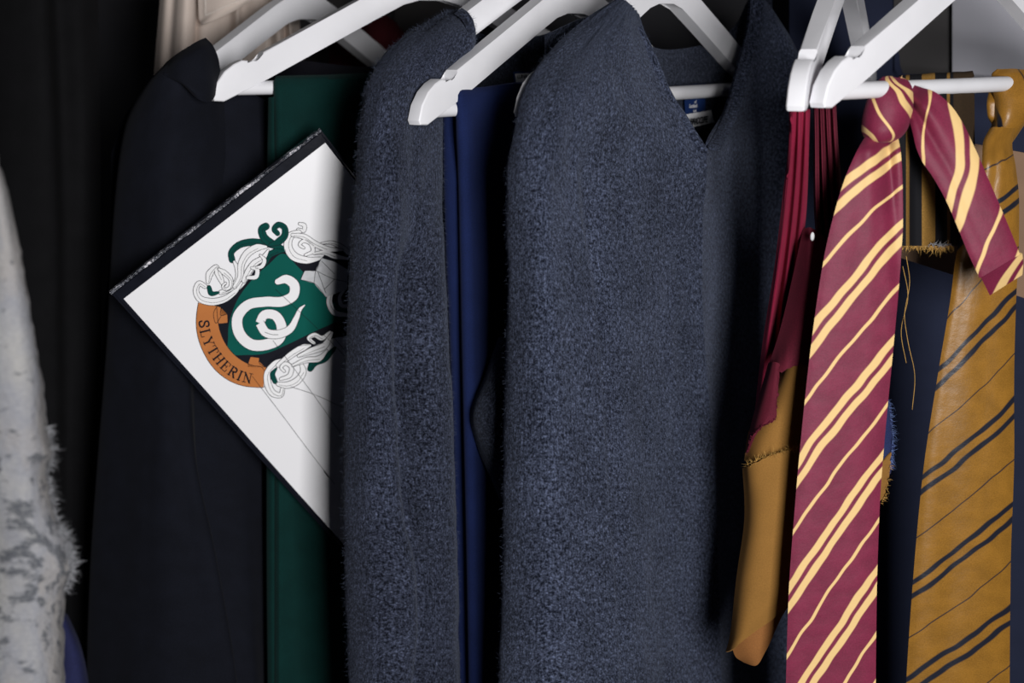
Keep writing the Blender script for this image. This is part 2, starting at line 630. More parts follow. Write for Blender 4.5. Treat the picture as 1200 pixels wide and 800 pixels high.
def slab(name, p0, p1, z0, z1, t, mat, kind=True):
    """upright board from plan point p0 to p1, thickness t going away from the camera"""
    p0, p1 = np.array([*p0, 0.0]), np.array([*p1, 0.0])
    d = (p1 - p0) / np.linalg.norm(p1 - p0)
    n = np.array([-d[1], d[0], 0]) * t
    V = [p0, p1, p1 + n, p0 + n]
    bm = bmesh.new()
    lo = [bm.verts.new((v[0], v[1], z0)) for v in V]
    hi = [bm.verts.new((v[0], v[1], z1)) for v in V]
    bm.faces.new(lo[::-1])
    bm.faces.new(hi)
    for i in range(4):
        bm.faces.new((lo[i], lo[(i + 1) % 4], hi[(i + 1) % 4], hi[i]))
    bmesh.ops.bevel(bm, geom=bm.edges[:], offset=0.0015, segments=1, affect='EDGES')
    o = bm_obj(name, bm, mat)
    return structure(o) if kind else o


BW = 1.80


def back(x, off=0.0):
    return (x, BW + off + RAIL_B * x)


structure_back = slab('wall_back', back(-1.1), back(1.1), 0, 2.05, 0.03, M['closet_dark'])
slab('wall_left', (-1.1, 0.6), (-1.1, 2.36), 0, 2.05, 0.03, M['closet_dark'])
# floor and closet top as plain boards
for nm, z0, z1, mt in (('floor', -0.03, -0.001, M['panel_dark']), ('ceiling', 1.955, 1.985, M['ceiling'])):
    bm = bmesh.new()
    pts = [(-1.1, 0.6 if nm == 'floor' else 1.50), (1.1, 0.4 if nm == 'floor' else 0.72), back(1.1, -.002), back(-1.1, -.002)]
    lo = [bm.verts.new((*p, z0)) for p in pts]
    hi = [bm.verts.new((*p, z1)) for p in pts]
    bm.faces.new(lo[::-1])
    bm.faces.new(hi)
    for i in range(4):
        bm.faces.new((lo[i], lo[(i + 1) % 4], hi[(i + 1) % 4], hi[i]))
    structure(bm_obj(nm, bm, mt))
# the two boards seen against the back wall above the tie hanger


def board(name, corners, mat, t=0.01):
    bm = bmesh.new()
    A = [np.array(c) for c in corners]
    n = np.cross(A[1] - A[0], A[3] - A[0])
    n /= np.linalg.norm(n)
    if n[1] < 0:
        n = -n
    f = [bm.verts.new(c) for c in A]
    k = [bm.verts.new(c + n * t) for c in A]
    bm.faces.new(f)
    bm.faces.new(k[::-1])
    for i in range(4):
        bm.faces.new((f[i], f[(i + 1) % 4], k[(i + 1) % 4], k[i]))
    return bm_obj(name, bm, mat)


def on_back(px, py, off):
    """point of the back wall plane (moved forward by off) seen at a pixel"""
    d = ray(px, py)
    t = (BW - off) / (d[1] - RAIL_B * d[0])
    return CAM + d * t


structure(board('trim_1', [on_back(1116, -90, .03), on_back(1290, -90, .03), on_back(1290, 96, .03), on_back(1116, 93, .03)], M['panel_grey']))
structure(board('trim_2', [on_back(1046, -90, .015), on_back(1118, -90, .015), on_back(1118, 190, .015), on_back(1046, 190, .015)], M['panel_dark']))
structure(board('trim_3', [on_back(285, -90, .015), on_back(402, -90, .015), on_back(402, 120, .015), on_back(285, 120, .015)], M['panel_dark']))
structure(board('trim_4', [on_back(462, -90, .015), on_back(560, -90, .015), on_back(560, 120, .015), on_back(462, 120, .015)], M['panel_dark']))
rail = tube('trim_rail', [np.array([x, RAIL_A + RAIL_B * x, RAIL_Z]) for x in (-1.08, 0, 0.9)], 0.0125, M['steel'], None, 20)
structure(rail)

# ------------------------------------------------------------------ white wooden hangers
L = 0.22
HALF_TOP = [(-.002, .004), (.002, .016), (.010, .0265), (.019, .033), (.027, .0365), (.0325, .0360), (.0365, .0335), (.0405, .0330),
            (.0445, .0355), (.0470, .0415), (.0478, .0435), (.10, .0690), (.17, .1035), (.200, .1165), (.213, .1205)]
HALF_LOW = [(0.0, .0005), (.009, .0), (.05, .0190), (.10, .0435), (.16, .0728), (.19, .0870), (.207, .0935)]


def bar_frame(tip, c, drop=0.0):
    s = math.sqrt(1 - c * c)
    k = (tip[0] - 600) / F
    Y = (RAIL_A + RAIL_B * L * c - L * s) / (1 - RAIL_B * k)
    base = P(tip[0], tip[1], Y)
    return base, np.array([c, s, 0.0]), Y


def hanger(tip, c, label, thick=0.0135, bar=True, dy=0.0):
    base, d, Y = bar_frame(tip, c)
    base = P(tip[0], tip[1], Y + dy)
    nrm = np.array([d[1], -d[0], 0.0])
    root = empty('coat_hanger', label, 'hanger', 'white wooden hangers on the rail')
    out = HALF_LOW + [(2 * L - s, h) for s, h in HALF_LOW[::-1]]
    top = HALF_TOP + [(2 * L - s, h) for s, h in HALF_TOP[::-1]]
    poly = out + top[::-1]
    bm = bmesh.new()

    def pt(s, h, w):
        return base + d * s + np.array([0, 0, h]) + nrm * w
    fr = [bm.verts.new(pt(s, h, thick / 2)) for s, h in poly]
    bk = [bm.verts.new(pt(s, h, -thick / 2)) for s, h in poly]
    f1 = bm.faces.new(fr)
    f2 = bm.faces.new(bk[::-1])
    n = len(poly)
    for i in range(n):
        bm.faces.new((fr[i], bk[i], bk[(i + 1) % n], fr[(i + 1) % n]))
    ed = [e for e in bm.edges if (e in f1.edges[:] or e in f2.edges[:])]
    bmesh.ops.bevel(bm, geom=ed, offset=0.0022, segments=3, affect='EDGES', profile=0.6)
    bmesh.ops.triangulate(bm, faces=[f for f in bm.faces if len(f.verts) > 4])
    for e in bm.edges:
        if e.calc_face_angle(0) > 0.40:
            e.smooth = False
    o = bm_obj('wooden_yoke', bm, M['white_paint'], root, True)
    if bar:
        a, b = base + d * .024 + np.array([0, 0, .0115]), base + d * (2 * L - .024) + np.array([0, 0, .0115])
        tube('trouser_bar', [a, a + d * .002, b - d * .002, b], [.0064, .0064, .0064, .0064], M['white_paint'], root, 20)
    # hook: stem up from the yoke, then round over the rail
    ap = base + d * L + np.array([0, 0, .119])
    cx = np.array([ap[0], ap[1], RAIL_Z])
    r = 0.0158
    pts = [ap - np.array([0, 0, .008]), ap + np.array([0, 0, .004]), ap + d * .0 + np.array([0, 0, max(.006, (RAIL_Z - r - .012 - ap[2]) * .55)])]
    for an in range(-70, 215, 15):
        t = math.radians(an)
        pts.append(cx + d * r * math.cos(t) + np.array([0, 0, r * math.sin(t)]))
    tube('hook', pts, 0.0018, M['steel'], root, 10, 3)
    return root, base, d, nrm


def bar_at(h, px):
    """depth of the hanger's bar under a given pixel column"""
    _, base, d, _ = h
    k = (px - 600) / F
    # x = k * depth ; use the horizontal distance along the view, close enough at this height
    t = (k * base[1] * 1.0 - base[0]) / (d[0] - k * d[1])
    return base[1] + t * d[1]


H1 = hanger((178, 141), 0.50, 'white wooden hanger carrying the black wool robe', 0.0135, False)
H2 = hanger((249, 119), 0.86, 'white wooden hanger with bottle green cloth over its bar', 0.0135, True, -0.012)
HA = hanger((440, 118), 0.63, 'white wooden hanger inside the narrow grey sweater with the plain name tape', 0.0135, False)
H3 = hanger((486, 147), 0.60, 'white wooden hanger with royal blue cloth over its bar', 0.0135, True, -0.010)
HB = hanger((611, 138), 0.57, 'white wooden hanger inside the wide slate V-neck sweater')
H5 = hanger((932, 131), 0.35, 'white wooden hanger seen nearly edge-on above pleated maroon cloth')
H6 = hanger((958, 127), 0.72, 'white wooden hanger holding the two striped ties on its bar', 0.0135)

# ------------------------------------------------------------------ slate V-neck sweater (B)
B = empty('sweater', 'slate heather knit V-neck sweater, the widest, with navy and white neck labels', 'sweater', 'grey sweaters')
# photo px / depth; columns: wrap, silhouette, sleeve front, crease, body, centre front
rowsBL = [
    # top rows follow the sloping shoulder
    [(724, 0, 1.285), (724, -2, 1.265), (729, -1, 1.247), (735, 2, 1.238), (742, 8, 1.234), (748, 17, 1.234)],
    [(692, 20, 1.255), (690, 20, 1.240), (706, 22, 1.222), (720, 24, 1.216), (738, 27, 1.216), (753, 31, 1.224)],
    [(646, 58, 1.215), (644, 59, 1.190), (672, 62, 1.172), (694, 62, 1.170), (735, 62, 1.192), (768, 63, 1.220)],
    [(614, 108, 1.175), (612, 110, 1.148), (648, 110, 1.122), (684, 110, 1.128), (742, 110, 1.182), (789, 111, 1.228)],
    [(606, 160, 1.150), (601, 162, 1.128), (638, 158, 1.098), (678, 158, 1.115), (750, 158, 1.182), (819, 162, 1.246)],
    [(600, 200, 1.152), (593, 202, 1.122), (634, 198, 1.088), (674, 199, 1.115), (752, 200, 1.185), (828, 200, 1.255)],
    [(602, 260, 1.152), (594, 262, 1.122), (635, 260, 1.084), (680, 262, 1.122), (752, 262, 1.190), (824, 262, 1.258)],
    [(608, 330, 1.155), (598, 332, 1.122), (640, 332, 1.082), (692, 333, 1.128), (757, 332, 1.195), (822, 332, 1.260)],
    [(604, 430, 1.155), (594, 432, 1.122), (642, 432, 1.080), (702, 434, 1.130), (764, 432, 1.200), (828, 432, 1.264)],
    [(598, 560, 1.155), (588, 562, 1.120), (642, 562, 1.078), (711, 564, 1.130), (774, 562, 1.205), (838, 562, 1.270)],
    [(592, 680, 1.155), (584, 682, 1.120), (644, 682, 1.076), (718, 684, 1.130), (780, 682, 1.208), (842, 682, 1.272)],
    [(590, 800, 1.155), (582, 802, 1.120), (646, 802, 1.076), (724, 804, 1.130), (784, 802, 1.210), (846, 802, 1.274)],
    [(592, 930, 1.155), (584, 932, 1.120), (650, 932, 1.078), (728, 934, 1.132), (790, 932, 1.212), (852, 932, 1.276)],
]
rowsBL = [[(a, b, c - 0.034 * min(1.0, max(0.0, (240 - b) / 90.0)) * (1 - k / 5.0)) for k, (a, b, c) in enumerate(r)] for r in rowsBL]
GB = grid_points(rowsBL, 110, 170)
WB = world_grid(GB)
WB = rumple(WB, 0.006, 9, 3.5, 2, lambda v, u: min(1, v * 3) * (1 - u**6))
WB = rumple(WB, 0.0012, 60, 40, 4)
# a sharper valley where the sleeve lies against the body
NB = grid_normals(WB)
uB = np.linspace(0, 1, WB.shape[1])
# column of the crease: nearest px to row crease
crease_y = [r[3][1] for r in rowsBL]
crease_x = [r[3][0] for r in rowsBL]
cols = []
for i in range(WB.shape[0]):
    y = GB[i, 60, 1]
    x = np.interp(y, crease_y, crease_x)
    j = int(np.argmin(abs(GB[i, :, 0] - x) + (np.arange(110) < 12) * 999))
    cols.append(j)
    s = np.clip((y - 170) / 130, 0, 1)
    dpx = GB[i, :, 0] - x
    prof = np.where(dpx < 0, 0.004 * np.exp(-(dpx / 30)**2), -0.005 * np.exp(-(dpx / 22)**2) + 0.009 * np.exp(-(dpx / 5)**2)) * s
    prof[:14] = 0
    WB[i] += NB[i] * prof[:, None]
jc = int(np.median(cols))
sheet('sleeve', WB[:, :jc + 1], M['knit_b'], B, 0.0022)
sheet('front_panel', WB[:, jc:], M['knit_b'], B, 0.0022, None, (jc * 0.0024, 0))
rowsBR = [
    [(880, -8, 1.413), (888, -8, 1.417), (900, 2, 1.425), (912, 18, 1.435), (915, 22, 1.448)],
    [(877, 30, 1.407), (884, 30, 1.415), (905, 32, 1.419), (926, 42, 1.433), (930, 46, 1.448)],
    [(865, 78, 1.372), (876, 78, 1.393), (908, 80, 1.413), (944, 92, 1.443), (950, 98, 1.458)],
    [(850, 130, 1.324), (868, 130, 1.380), (910, 130, 1.425), (952, 140, 1.460), (956, 146, 1.475)],
    [(829, 172, 1.251), (860, 172, 1.331), (908, 172, 1.420), (950, 180, 1.455), (954, 186, 1.475)],
    [(827, 200, 1.255), (858, 200, 1.331), (906, 200, 1.417), (944, 202, 1.455), (948, 206, 1.475)],
    [(822, 300, 1.259), (852, 300, 1.328), (902, 300, 1.415), (936, 300, 1.455), (940, 302, 1.475)],
    [(827, 432, 1.264), (856, 432, 1.339), (904, 432, 1.420), (940, 432, 1.455), (944, 434, 1.475)],
    [(837, 562, 1.270), (866, 562, 1.358), (910, 562, 1.425), (946, 562, 1.460), (950, 564, 1.480)],
    [(845, 802, 1.282), (872, 802, 1.365), (914, 802, 1.430), (950, 802, 1.465), (954, 804, 1.485)],
    [(851, 932, 1.291), (878, 932, 1.367), (918, 932, 1.432), (954, 932, 1.467), (958, 934, 1.487)],
]
_, WBR = cloth('front_panel', rowsBR, M['knit_b'], B, 50, 120, 0.004, 12, 3, 8, 0.0022, fade=lambda v, u: min(1, u * 4))
bkx = [640, 700, 742, 772, 800, 828, 852, 866, 880, 905]
bky = dict(zip(bkx, [1.225, 1.268, 1.310, 1.345, 1.378, 1.410, 1.437, 1.452, 1.464, 1.478]))


def bk_depth(px):
    return float(np.interp(px, bkx, [bky[q] for q in bkx]))


rowsBK = []
for ys, f in (((40, 20, 44, 57, 57, 51, 40, 26, -2, 0), 0), ((90, 80, 84, 92, 92, 88, 80, 70, 56, 50), .5), ((170, 150, 150, 150, 150, 150, 150, 150, 150, 150), 1),
              ((400,) * 10, 1), ((640,) * 10, 1), ((930,) * 10, 1)):
    rowsBK.append([(q, y_, bk_depth(q)) for q, y_ in zip(bkx, ys)])
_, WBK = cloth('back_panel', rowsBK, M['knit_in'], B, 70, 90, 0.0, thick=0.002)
# the far cuff fold peeping out beside the blue cloth
rowsEl = [
    [(584, 395, 1.206), (588, 395, 1.196), (598, 395, 1.191), (612, 395, 1.201)],
    [(568, 440, 1.206), (572, 440, 1.191), (590, 440, 1.176), (612, 440, 1.191)],
    [(551, 488, 1.206), (556, 488, 1.186), (584, 488, 1.166), (614, 488, 1.181)],
    [(560, 525, 1.206), (565, 525, 1.189), (586, 525, 1.171), (612, 525, 1.181)],
    [(573, 556, 1.206), (577, 556, 1.196), (590, 558, 1.186), (612, 560, 1.191)],
    [(588, 590, 1.206), (591, 590, 1.201), (598, 592, 1.196), (612, 595, 1.201)],
]
cloth('far_sleeve', rowsEl, M['knit_in'], B, 24, 40)


# ribbed neckbands: raised strips along the V and round the back of the neck
def neckband(name, edge, inward, Yo, mat, parent, r=0.0022, n=60):
    rows = []
    e = np.array(edge, float)
    t = np.arange(len(e))
    q = np.linspace(0, len(e) - 1, n)
    c = cubic(t, e, q, False)
    g = []
    for k in range(n):
        row = []
        for s, bulge in ((0, .001), (.25, .004), (.5, .005), (.75, .0035), (1, .0005)):
            row.append((c[k, 0] + inward[0] * s, c[k, 1] + inward[1] * s, c[k, 2] - bulge + Yo))
        g.append(row)
    W = world_grid(np.array(g))
    return sheet(name, W, mat, parent, 0.0015)


neckband('neckband', [(752, 30, 1.222), (768, 63, 1.218), (789, 111, 1.226), (829, 174, 1.250)], (-13, 5), -0.002, M['knit_b'], B)
neckband('neckband', [(880, -6, 1.396), (877, 30, 1.390), (865, 78, 1.360), (850, 130, 1.318), (829, 172, 1.251)], (15, 4), -0.004, M['knit_b'], B)
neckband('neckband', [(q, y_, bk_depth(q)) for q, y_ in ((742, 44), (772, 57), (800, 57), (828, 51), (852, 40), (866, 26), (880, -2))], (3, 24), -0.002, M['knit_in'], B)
fuzz(WB, 16000, 0.0035, M['wool_fibre'], B)

# text helper: built-in font turned to a mesh and mapped to a plane


def text_obj(name, s, origin, xd, yd, size, mat, parent, squeeze=1.0, shear=0.0, spacing=1.0, bold=0.0):
    cu = bpy.data.curves.new('t', 'FONT')
    cu.body = s
    cu.size = 1
    cu.offset = bold
    cu.shear = shear
    cu.space_character = spacing
    to = bpy.data.objects.new('t', cu)
    COL.objects.link(to)
    bpy.context.view_layer.update()
    me = bpy.data.meshes.new_from_object(to.evaluated_get(bpy.context.evaluated_depsgraph_get()))
    bpy.data.objects.remove(to)
    co = np.array([v.co[:] for v in me.vertices])
    nrm = np.cross(xd, yd)
    W = origin + np.outer(co[:, 0] * size * squeeze, xd) + np.outer(co[:, 1] * size, yd) + nrm * 0.0002
    for v, w in zip(me.vertices, W):
        v.co = w
    return link(name, me, mat, parent)


def quad(name, c4, mat, parent, t=0.0006, jag=0):
    A = [np.array(c) for c in c4]
    n = np.cross(A[1] - A[0], A[3] - A[0])
    n /= np.linalg.norm(n)
    if (n * (CAM - A[0])).sum() < 0:
        n = -n
    rim = []
    for i in range(4):
        p, q = A[i], A[(i + 1) % 4]
        m = jag if jag else 1
        for k in range(m):
            w = p + (q - p) * k / m
            ctr = sum(A) / 4
            if jag and k % 2:
                w = w + (ctr - w) * 0.06
            rim.append(w)
    bm = bmesh.new()
    f = [bm.verts.new(v + n * t) for v in rim]
    b = [bm.verts.new(v) for v in rim]
    bm.faces.new(f)
    bm.faces.new(b[::-1])
    for i in range(len(rim)):
        j = (i + 1) % len(rim)
        bm.faces.new((f[i], b[i], b[j], f[j]))
    bmesh.ops.triangulate(bm, faces=[x for x in bm.faces if len(x.verts) > 4])
    return bm_obj(name, bm, mat, parent)


def axes(p00, p10, p01):
    x = p10 - p00
    x /= np.linalg.norm(x)
    y = p00 - p01
    y -= x * (x @ y)
    y /= np.linalg.norm(y)
    return x, y


def PL(px, py, f=.010):
    return P(px, py, bk_depth(px) - f)


nl = quad('woven_label', [PL(801, 100), PL(826, 98), PL(826, 134), PL(803, 135)], M['tag_navy'], B)
x, y = axes(PL(801, 104), PL(826, 102.5), PL(802, 134))
S1 = 1.38 / F
text_obj('lettering', 'of', PL(813.5, 121.0, .0125), x, y, 5.0 * S1, M['tag_white'], nl, 1.1, 0, 1, 0.015)
text_obj('lettering', 'Scotland', PL(807.5, 126.4, .0125), x, y, 5.8 * S1, M['tag_white'], nl, 0.95, 0, 0.9, 0.015)
text_obj('lettering', 'M', PL(812, 134.0, .0125), x, y, 8 * S1, M['tag_white'], nl, 1.2)
nt_ = quad('name_tape', [PL(801.5, 134, .014), PL(833.5, 129, .014), PL(837, 143.5, .014), PL(810, 149.5, .014)], M['tag_white'], B, 0.0005, 9)
x, y = axes(PL(802, 134, .014), PL(834, 129, .014), PL(806, 148, .014))
text_obj('lettering', 'R.RADCLIFFE', PL(808.5, 146.4, .0265), x, y, 9.8 * S1, M['ink_black'], nt_, 0.98, 0.3, 0.62, 0.028)

# ------------------------------------------------------------------ narrow grey sweater (A)
A_ = empty('sweater', 'narrow grey heather knit sweater beside the bottle green cloth, folded sleeve in front', 'sweater', 'grey sweaters')
rowsA = [
    # wrap, silhouette, sleeve front, sleeve inner edge, behind the edge, body, body edge, wrap
    [(520, 14, 1.290), (524, 12, 1.285), (532, 11, 1.275), (540, 11, 1.268), (546, 13, 1.265), (551, 18, 1.263), (555, 26, 1.262), (557, 34, 1.275)],
    [(470, 44, 1.245), (474, 42, 1.235), (492, 40, 1.222), (510, 38, 1.215), (524, 38, 1.216), (540, 40, 1.222), (556, 46, 1.232), (558, 54, 1.25)],
    [(440, 76, 1.220), (440, 78, 1.205), (464, 76, 1.185), (486, 76, 1.180), (504, 78, 1.184), (522, 84, 1.198), (534, 92, 1.214), (536, 100, 1.23)],
    [(428, 106, 1.215), (426, 108, 1.195), (450, 106, 1.168), (474, 106, 1.162), (492, 110, 1.170), (508, 118, 1.188), (520, 124, 1.205), (522, 130, 1.225)],
    [(424, 150, 1.218), (420, 152, 1.192), (444, 150, 1.160), (470, 150, 1.154), (488, 152, 1.164), (504, 155, 1.184), (518, 160, 1.205), (519, 166, 1.225)],
    [(421, 210, 1.222), (416, 212, 1.192), (440, 210, 1.158), (466, 210, 1.154), (484, 212, 1.166), (502, 214, 1.186), (518, 216, 1.207), (519, 220, 1.228)],
    [(418, 270, 1.225), (413, 272, 1.192), (438, 270, 1.156), (466, 270, 1.158), (478, 272, 1.176), (500, 272, 1.188), (520, 274, 1.210), (521, 278, 1.23)],
    [(416, 330, 1.226), (410, 332, 1.192), (436, 332, 1.154), (463, 332, 1.164), (471, 332, 1.196), (498, 332, 1.192), (522, 332, 1.214), (523, 336, 1.235)],
    [(413, 410, 1.226), (406, 412, 1.192), (433, 412, 1.154), (461, 412, 1.166), (468, 412, 1.202), (498, 412, 1.196), (525, 412, 1.218), (526, 416, 1.24)],
    [(410, 500, 1.226), (402, 502, 1.192), (433, 502, 1.154), (466, 502, 1.168), (472, 502, 1.204), (502, 502, 1.200), (529, 502, 1.222), (530, 506, 1.245)],
    [(409, 600, 1.226), (401, 602, 1.192), (436, 602, 1.154), (475, 602, 1.168), (481, 602, 1.206), (508, 602, 1.204), (532, 602, 1.226), (533, 606, 1.248)],
    [(411, 680, 1.226), (402, 682, 1.192), (442, 682, 1.154), (490, 682, 1.168), (495, 682, 1.208), (514, 682, 1.208), (534, 682, 1.228), (535, 686, 1.25)],
    [(413, 735, 1.226), (404, 737, 1.194), (442, 737, 1.156), (491, 737, 1.170), (496, 737, 1.208), (514, 737, 1.210), (534, 737, 1.230), (535, 741, 1.25)],
    [(415, 800, 1.226), (406, 802, 1.194), (440, 802, 1.158), (484, 802, 1.170), (490, 802, 1.208), (512, 802, 1.212), (536, 802, 1.232), (537, 806, 1.25)],
    [(420, 930, 1.226), (410, 932, 1.196), (440, 932, 1.160), (476, 932, 1.172), (482, 932, 1.208), (510, 932, 1.214), (538, 932, 1.234), (539, 936, 1.25)],
]
rowsA = [[(a, b, c - 0.018 * min(1.0, max(0.0, (b - 40) / 60.0)) + (0.040 * math.exp(-((b - 128) / 60.0)**2) * min(1.0, max(0.0, (a - 446) / 36.0)) if k > 1 else 0)) for k, (a, b, c) in enumerate(r)] for r in rowsA]
for r in rowsA:
    if r[3][1] > 300:
        r[4] = (r[3][0] - 4, r[4][1], r[4][2])
GA = grid_points(rowsA, 130, 170)
WA = world_grid(GA)
WA = rumple(WA, 0.005, 14, 4, 12, lambda v, u: min(1, v * 3))
WA = rumple(WA, 0.0011, 60, 40, 14)
# a rib running down the sleeve, as pressed by folding
NA = grid_normals(WA)
for i in range(WA.shape[0]):
    y = GA[i, 40, 1]
    s = np.clip((y - 120) / 200, 0, 1)
    x0 = np.interp(y, [100, 400, 600, 800], [446, 440, 444, 446])
    WA[i] += NA[i] * ((-0.0016 * np.exp(-((GA[i, :, 0] - x0) / 9)**2)) * s)[:, None]
ja = int(np.median([np.argmin(abs(GA[i, :, 0] - np.interp(GA[i, 60, 1], [r[3][1] for r in rowsA], [r[3][0] + 3 for r in rowsA])) + (np.arange(130) < 14) * 999) for i in range(60, 170)]))
sheet('sleeve', WA[:, :ja + 1], M['knit_a'], A_, 0.0022)
sheet('front_panel', WA[:, ja:], M['knit_a'], A_, 0.0022, None, (ja * 0.002, 0))
fuzz(WA, 16000, 0.0042, M['wool_fibre'], A_)
akx = [552, 580, 610, 640, 666, 690, 706]
akd = [1.335, 1.362, 1.392, 1.422, 1.448, 1.470, 1.484]


def ak_depth(px):
    return float(np.interp(px, akx, akd))


rowsAK = [[(q, y_, ak_depth(q) + (.045 if y_ > 125 else .0)) for q, y_ in zip(akx, ys)] for ys in ((36, 43, 44, 40, 30, 12, -12), (66, 70, 70, 66, 58, 48, 30), (130,) * 7, (300,) * 7, (930,) * 7)]
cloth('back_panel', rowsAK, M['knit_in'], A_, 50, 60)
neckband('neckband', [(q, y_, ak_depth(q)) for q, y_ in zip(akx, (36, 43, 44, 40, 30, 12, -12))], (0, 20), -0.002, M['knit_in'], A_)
neckband('neckband', [(541, 9, 1.250), (549, 15, 1.243), (554.5, 24, 1.239), (557.5, 36, 1.240)], (-9, 7), -0.004, M['knit_a'], A_)
YA = 1.378
ta = quad('backing_patch', [P(601, 84, YA), P(622, 83, YA), P(622.5, 98, YA), P(603, 99, YA)], M['tag_navy'], A_)
YA = 1.375
tw = quad('name_tape', [P(603.5, 86.5, YA), P(620, 85.5, YA), P(621.2, 96.8, YA), P(605, 98.2, YA)], M['tag_white'], A_)
x, y = axes(P(604, 86.5, YA), P(620, 85.5, YA), P(605, 98, YA))
text_obj('lettering', 'LUNA', P(606, 91.9, YA - .0012), x, y, 5.6 * YA / F, M['ink_black'], tw, 0.85, 0, 0.9, 0.02)

# ------------------------------------------------------------------ black robe on the first hanger
R_ = empty('robe', 'black wool robe behind the white and black binder', 'robe')
rowsR = [
    [(196, 76, 1.37), (194, 74, 1.335), (206, 64, 1.302), (220, 55, 1.300), (235, 47, 1.318), (242, 46, 1.335), (246, 50, 1.35)],
    [(166, 110, 1.365), (165, 107, 1.315), (184, 90, 1.272), (210, 78, 1.268), (232, 66, 1.288), (246, 60, 1.310), (256, 72, 1.335)],
    [(150, 142, 1.37), (148, 140, 1.315), (176, 126, 1.274), (205, 114, 1.266), (232, 104, 1.284), (252, 104, 1.306), (262, 118, 1.33)],
    [(141, 182, 1.375), (139, 182, 1.325), (168, 170, 1.285), (198, 164, 1.276), (228, 160, 1.290), (250, 164, 1.312), (264, 174, 1.33)],
    [(134, 260, 1.38), (131, 260, 1.335), (162, 258, 1.300), (190, 256, 1.288), (218, 256, 1.295), (240, 258, 1.305), (252, 262, 1.325)],
    [(128, 400, 1.385), (124, 400, 1.340), (158, 400, 1.303), (184, 400, 1.290), (206, 400, 1.294), (222, 400, 1.302), (228, 402, 1.32)],
    [(120, 520, 1.385), (116, 520, 1.342), (154, 520, 1.305), (184, 520, 1.290), (208, 520, 1.292), (226, 520, 1.298), (231, 522, 1.318)],
    [(112, 650, 1.385), (108, 650, 1.344), (150, 650, 1.306), (188, 650, 1.290), (226, 650, 1.292), (250, 650, 1.296), (255, 652, 1.318)],
    [(106, 800, 1.385), (102, 800, 1.345), (148, 800, 1.307), (194, 800, 1.290), (244, 800, 1.292), (276, 800, 1.297), (281, 802, 1.318)],
    [(104, 1000, 1.385), (100, 1000, 1.345), (148, 1000, 1.307), (200, 1000, 1.290), (256, 1000, 1.292), (292, 1000, 1.297), (298, 1002, 1.318)],
]
cloth('front_panel', rowsR, M['black_wool'], R_, 80, 120, 0.010, 16, 2.0, 21, 0.003, fade=lambda v, u: min(1, v * 2))
rowsR2 = [
    [(238, 112, 1.335), (262, 104, 1.342), (290, 108, 1.350), (313, 118, 1.365)],
    [(240, 200, 1.330), (262, 190, 1.336), (288, 194, 1.345), (312, 205, 1.362)],
    [(226, 300, 1.325), (252, 300, 1.332), (282, 300, 1.340), (310, 300, 1.36)],
    [(210, 500, 1.322), (246, 500, 1.326), (280, 500, 1.334), (306, 500, 1.36)],
    [(236, 660, 1.322), (264, 660, 1.326), (288, 660, 1.334), (308, 660, 1.36)],
    [(262, 800, 1.322), (282, 800, 1.326), (298, 800, 1.334), (310, 800, 1.36)],
    [(284, 1000, 1.322), (296, 1000, 1.326), (306, 1000, 1.334), (314, 1000, 1.36)],
]
cloth('under_flap', rowsR2, M['black_wool'], R_, 40, 90, 0.004, 16, 2.5, 31, 0.003)
# turned-down collar on the shoulder
rowsC = [
    [(186, 84, 1.292), (205, 66, 1.284), (228, 50, 1.292), (241, 44, 1.312)],
    [(188, 86, 1.277), (208, 72, 1.264), (234, 58, 1.274), (250, 54, 1.299)],
    [(190, 88, 1.268), (214, 92, 1.255), (240, 86, 1.268), (257, 74, 1.299)],
    [(204, 92, 1.264), (226, 106, 1.254), (246, 106, 1.269), (258, 92, 1.302)],
    [(210, 95, 1.266), (232, 116, 1.259), (248, 118, 1.276), (257, 100, 1.306)],
]
cloth('collar', rowsC, M['black_wool'], R_, 30, 30, 0.0, thick=0.003)
rowsRB = [
    [(240, 50, 1.42), (200, 78, 1.40), (150, 130, 1.40), (130, 180, 1.41)],
    [(280, 120, 1.44), (240, 150, 1.43), (180, 200, 1.42), (130, 260, 1.42)],
    [(284, 400, 1.44), (240, 400, 1.43), (180, 400, 1.42), (120, 400, 1.42)],
    [(288, 1000, 1.44), (240, 1000, 1.43), (180, 1000, 1.42), (110, 1000, 1.42)],
]
cloth('back_panel', rowsRB, M['black_wool'], R_, 30, 40)

# ------------------------------------------------------------------ green cloth over the second hanger's bar


def draped(name, label, cat, h, px_cols, prof, top_y, bot_y, mat, amp, seed, by=None, skew=0.0, bottom_dx=None, group=None):
    """cloth folded over a hanger bar: back fall, over the bar, front fall"""
    _, base, d, nrm = h
    rows = []
    Yb = [bar_at(h, p) for p in px_cols]
    by = by or [top_y + 13] * len(px_cols)
    bd = bottom_dx or [0] * len(px_cols)
    def row(dy, yoff, pf, ty=None, k=0.0):
        return [(p + bd[i] * k, (top_y + skew * (p - px_cols[0]) + dy) if ty is None else ty, Yb[i] + yoff + prof[i] * pf) for i, p in enumerate(px_cols)]
    rows.append(row(0, .018, 0.2, bot_y - 60, 1))
    rows.append(row(60, .016, 0.1))
    rows.append(row(14, .013, 0))
    rows.append(row(2, .008, 0))
    rows.append(row(0, 0.0, 0))
    rows.append(row(3, -.009, 0.1))
    rows.append(row(14, -.0125, 0.4))
    rows.append(row(40, -.010, 0.8))
    rows.append(row(110, .003, 1.0, None, .2))
    rows.append(row(0, .003, 1.2, (top_y + bot_y) / 2, .6))
    rows.append(row(0, .003, 1.3, bot_y, 1))
    o, W = cloth(name, rows, mat, None, 80, 200, amp, 14, 2, seed, 0.0025)
    tag(o, label, cat, group)
    return o, W


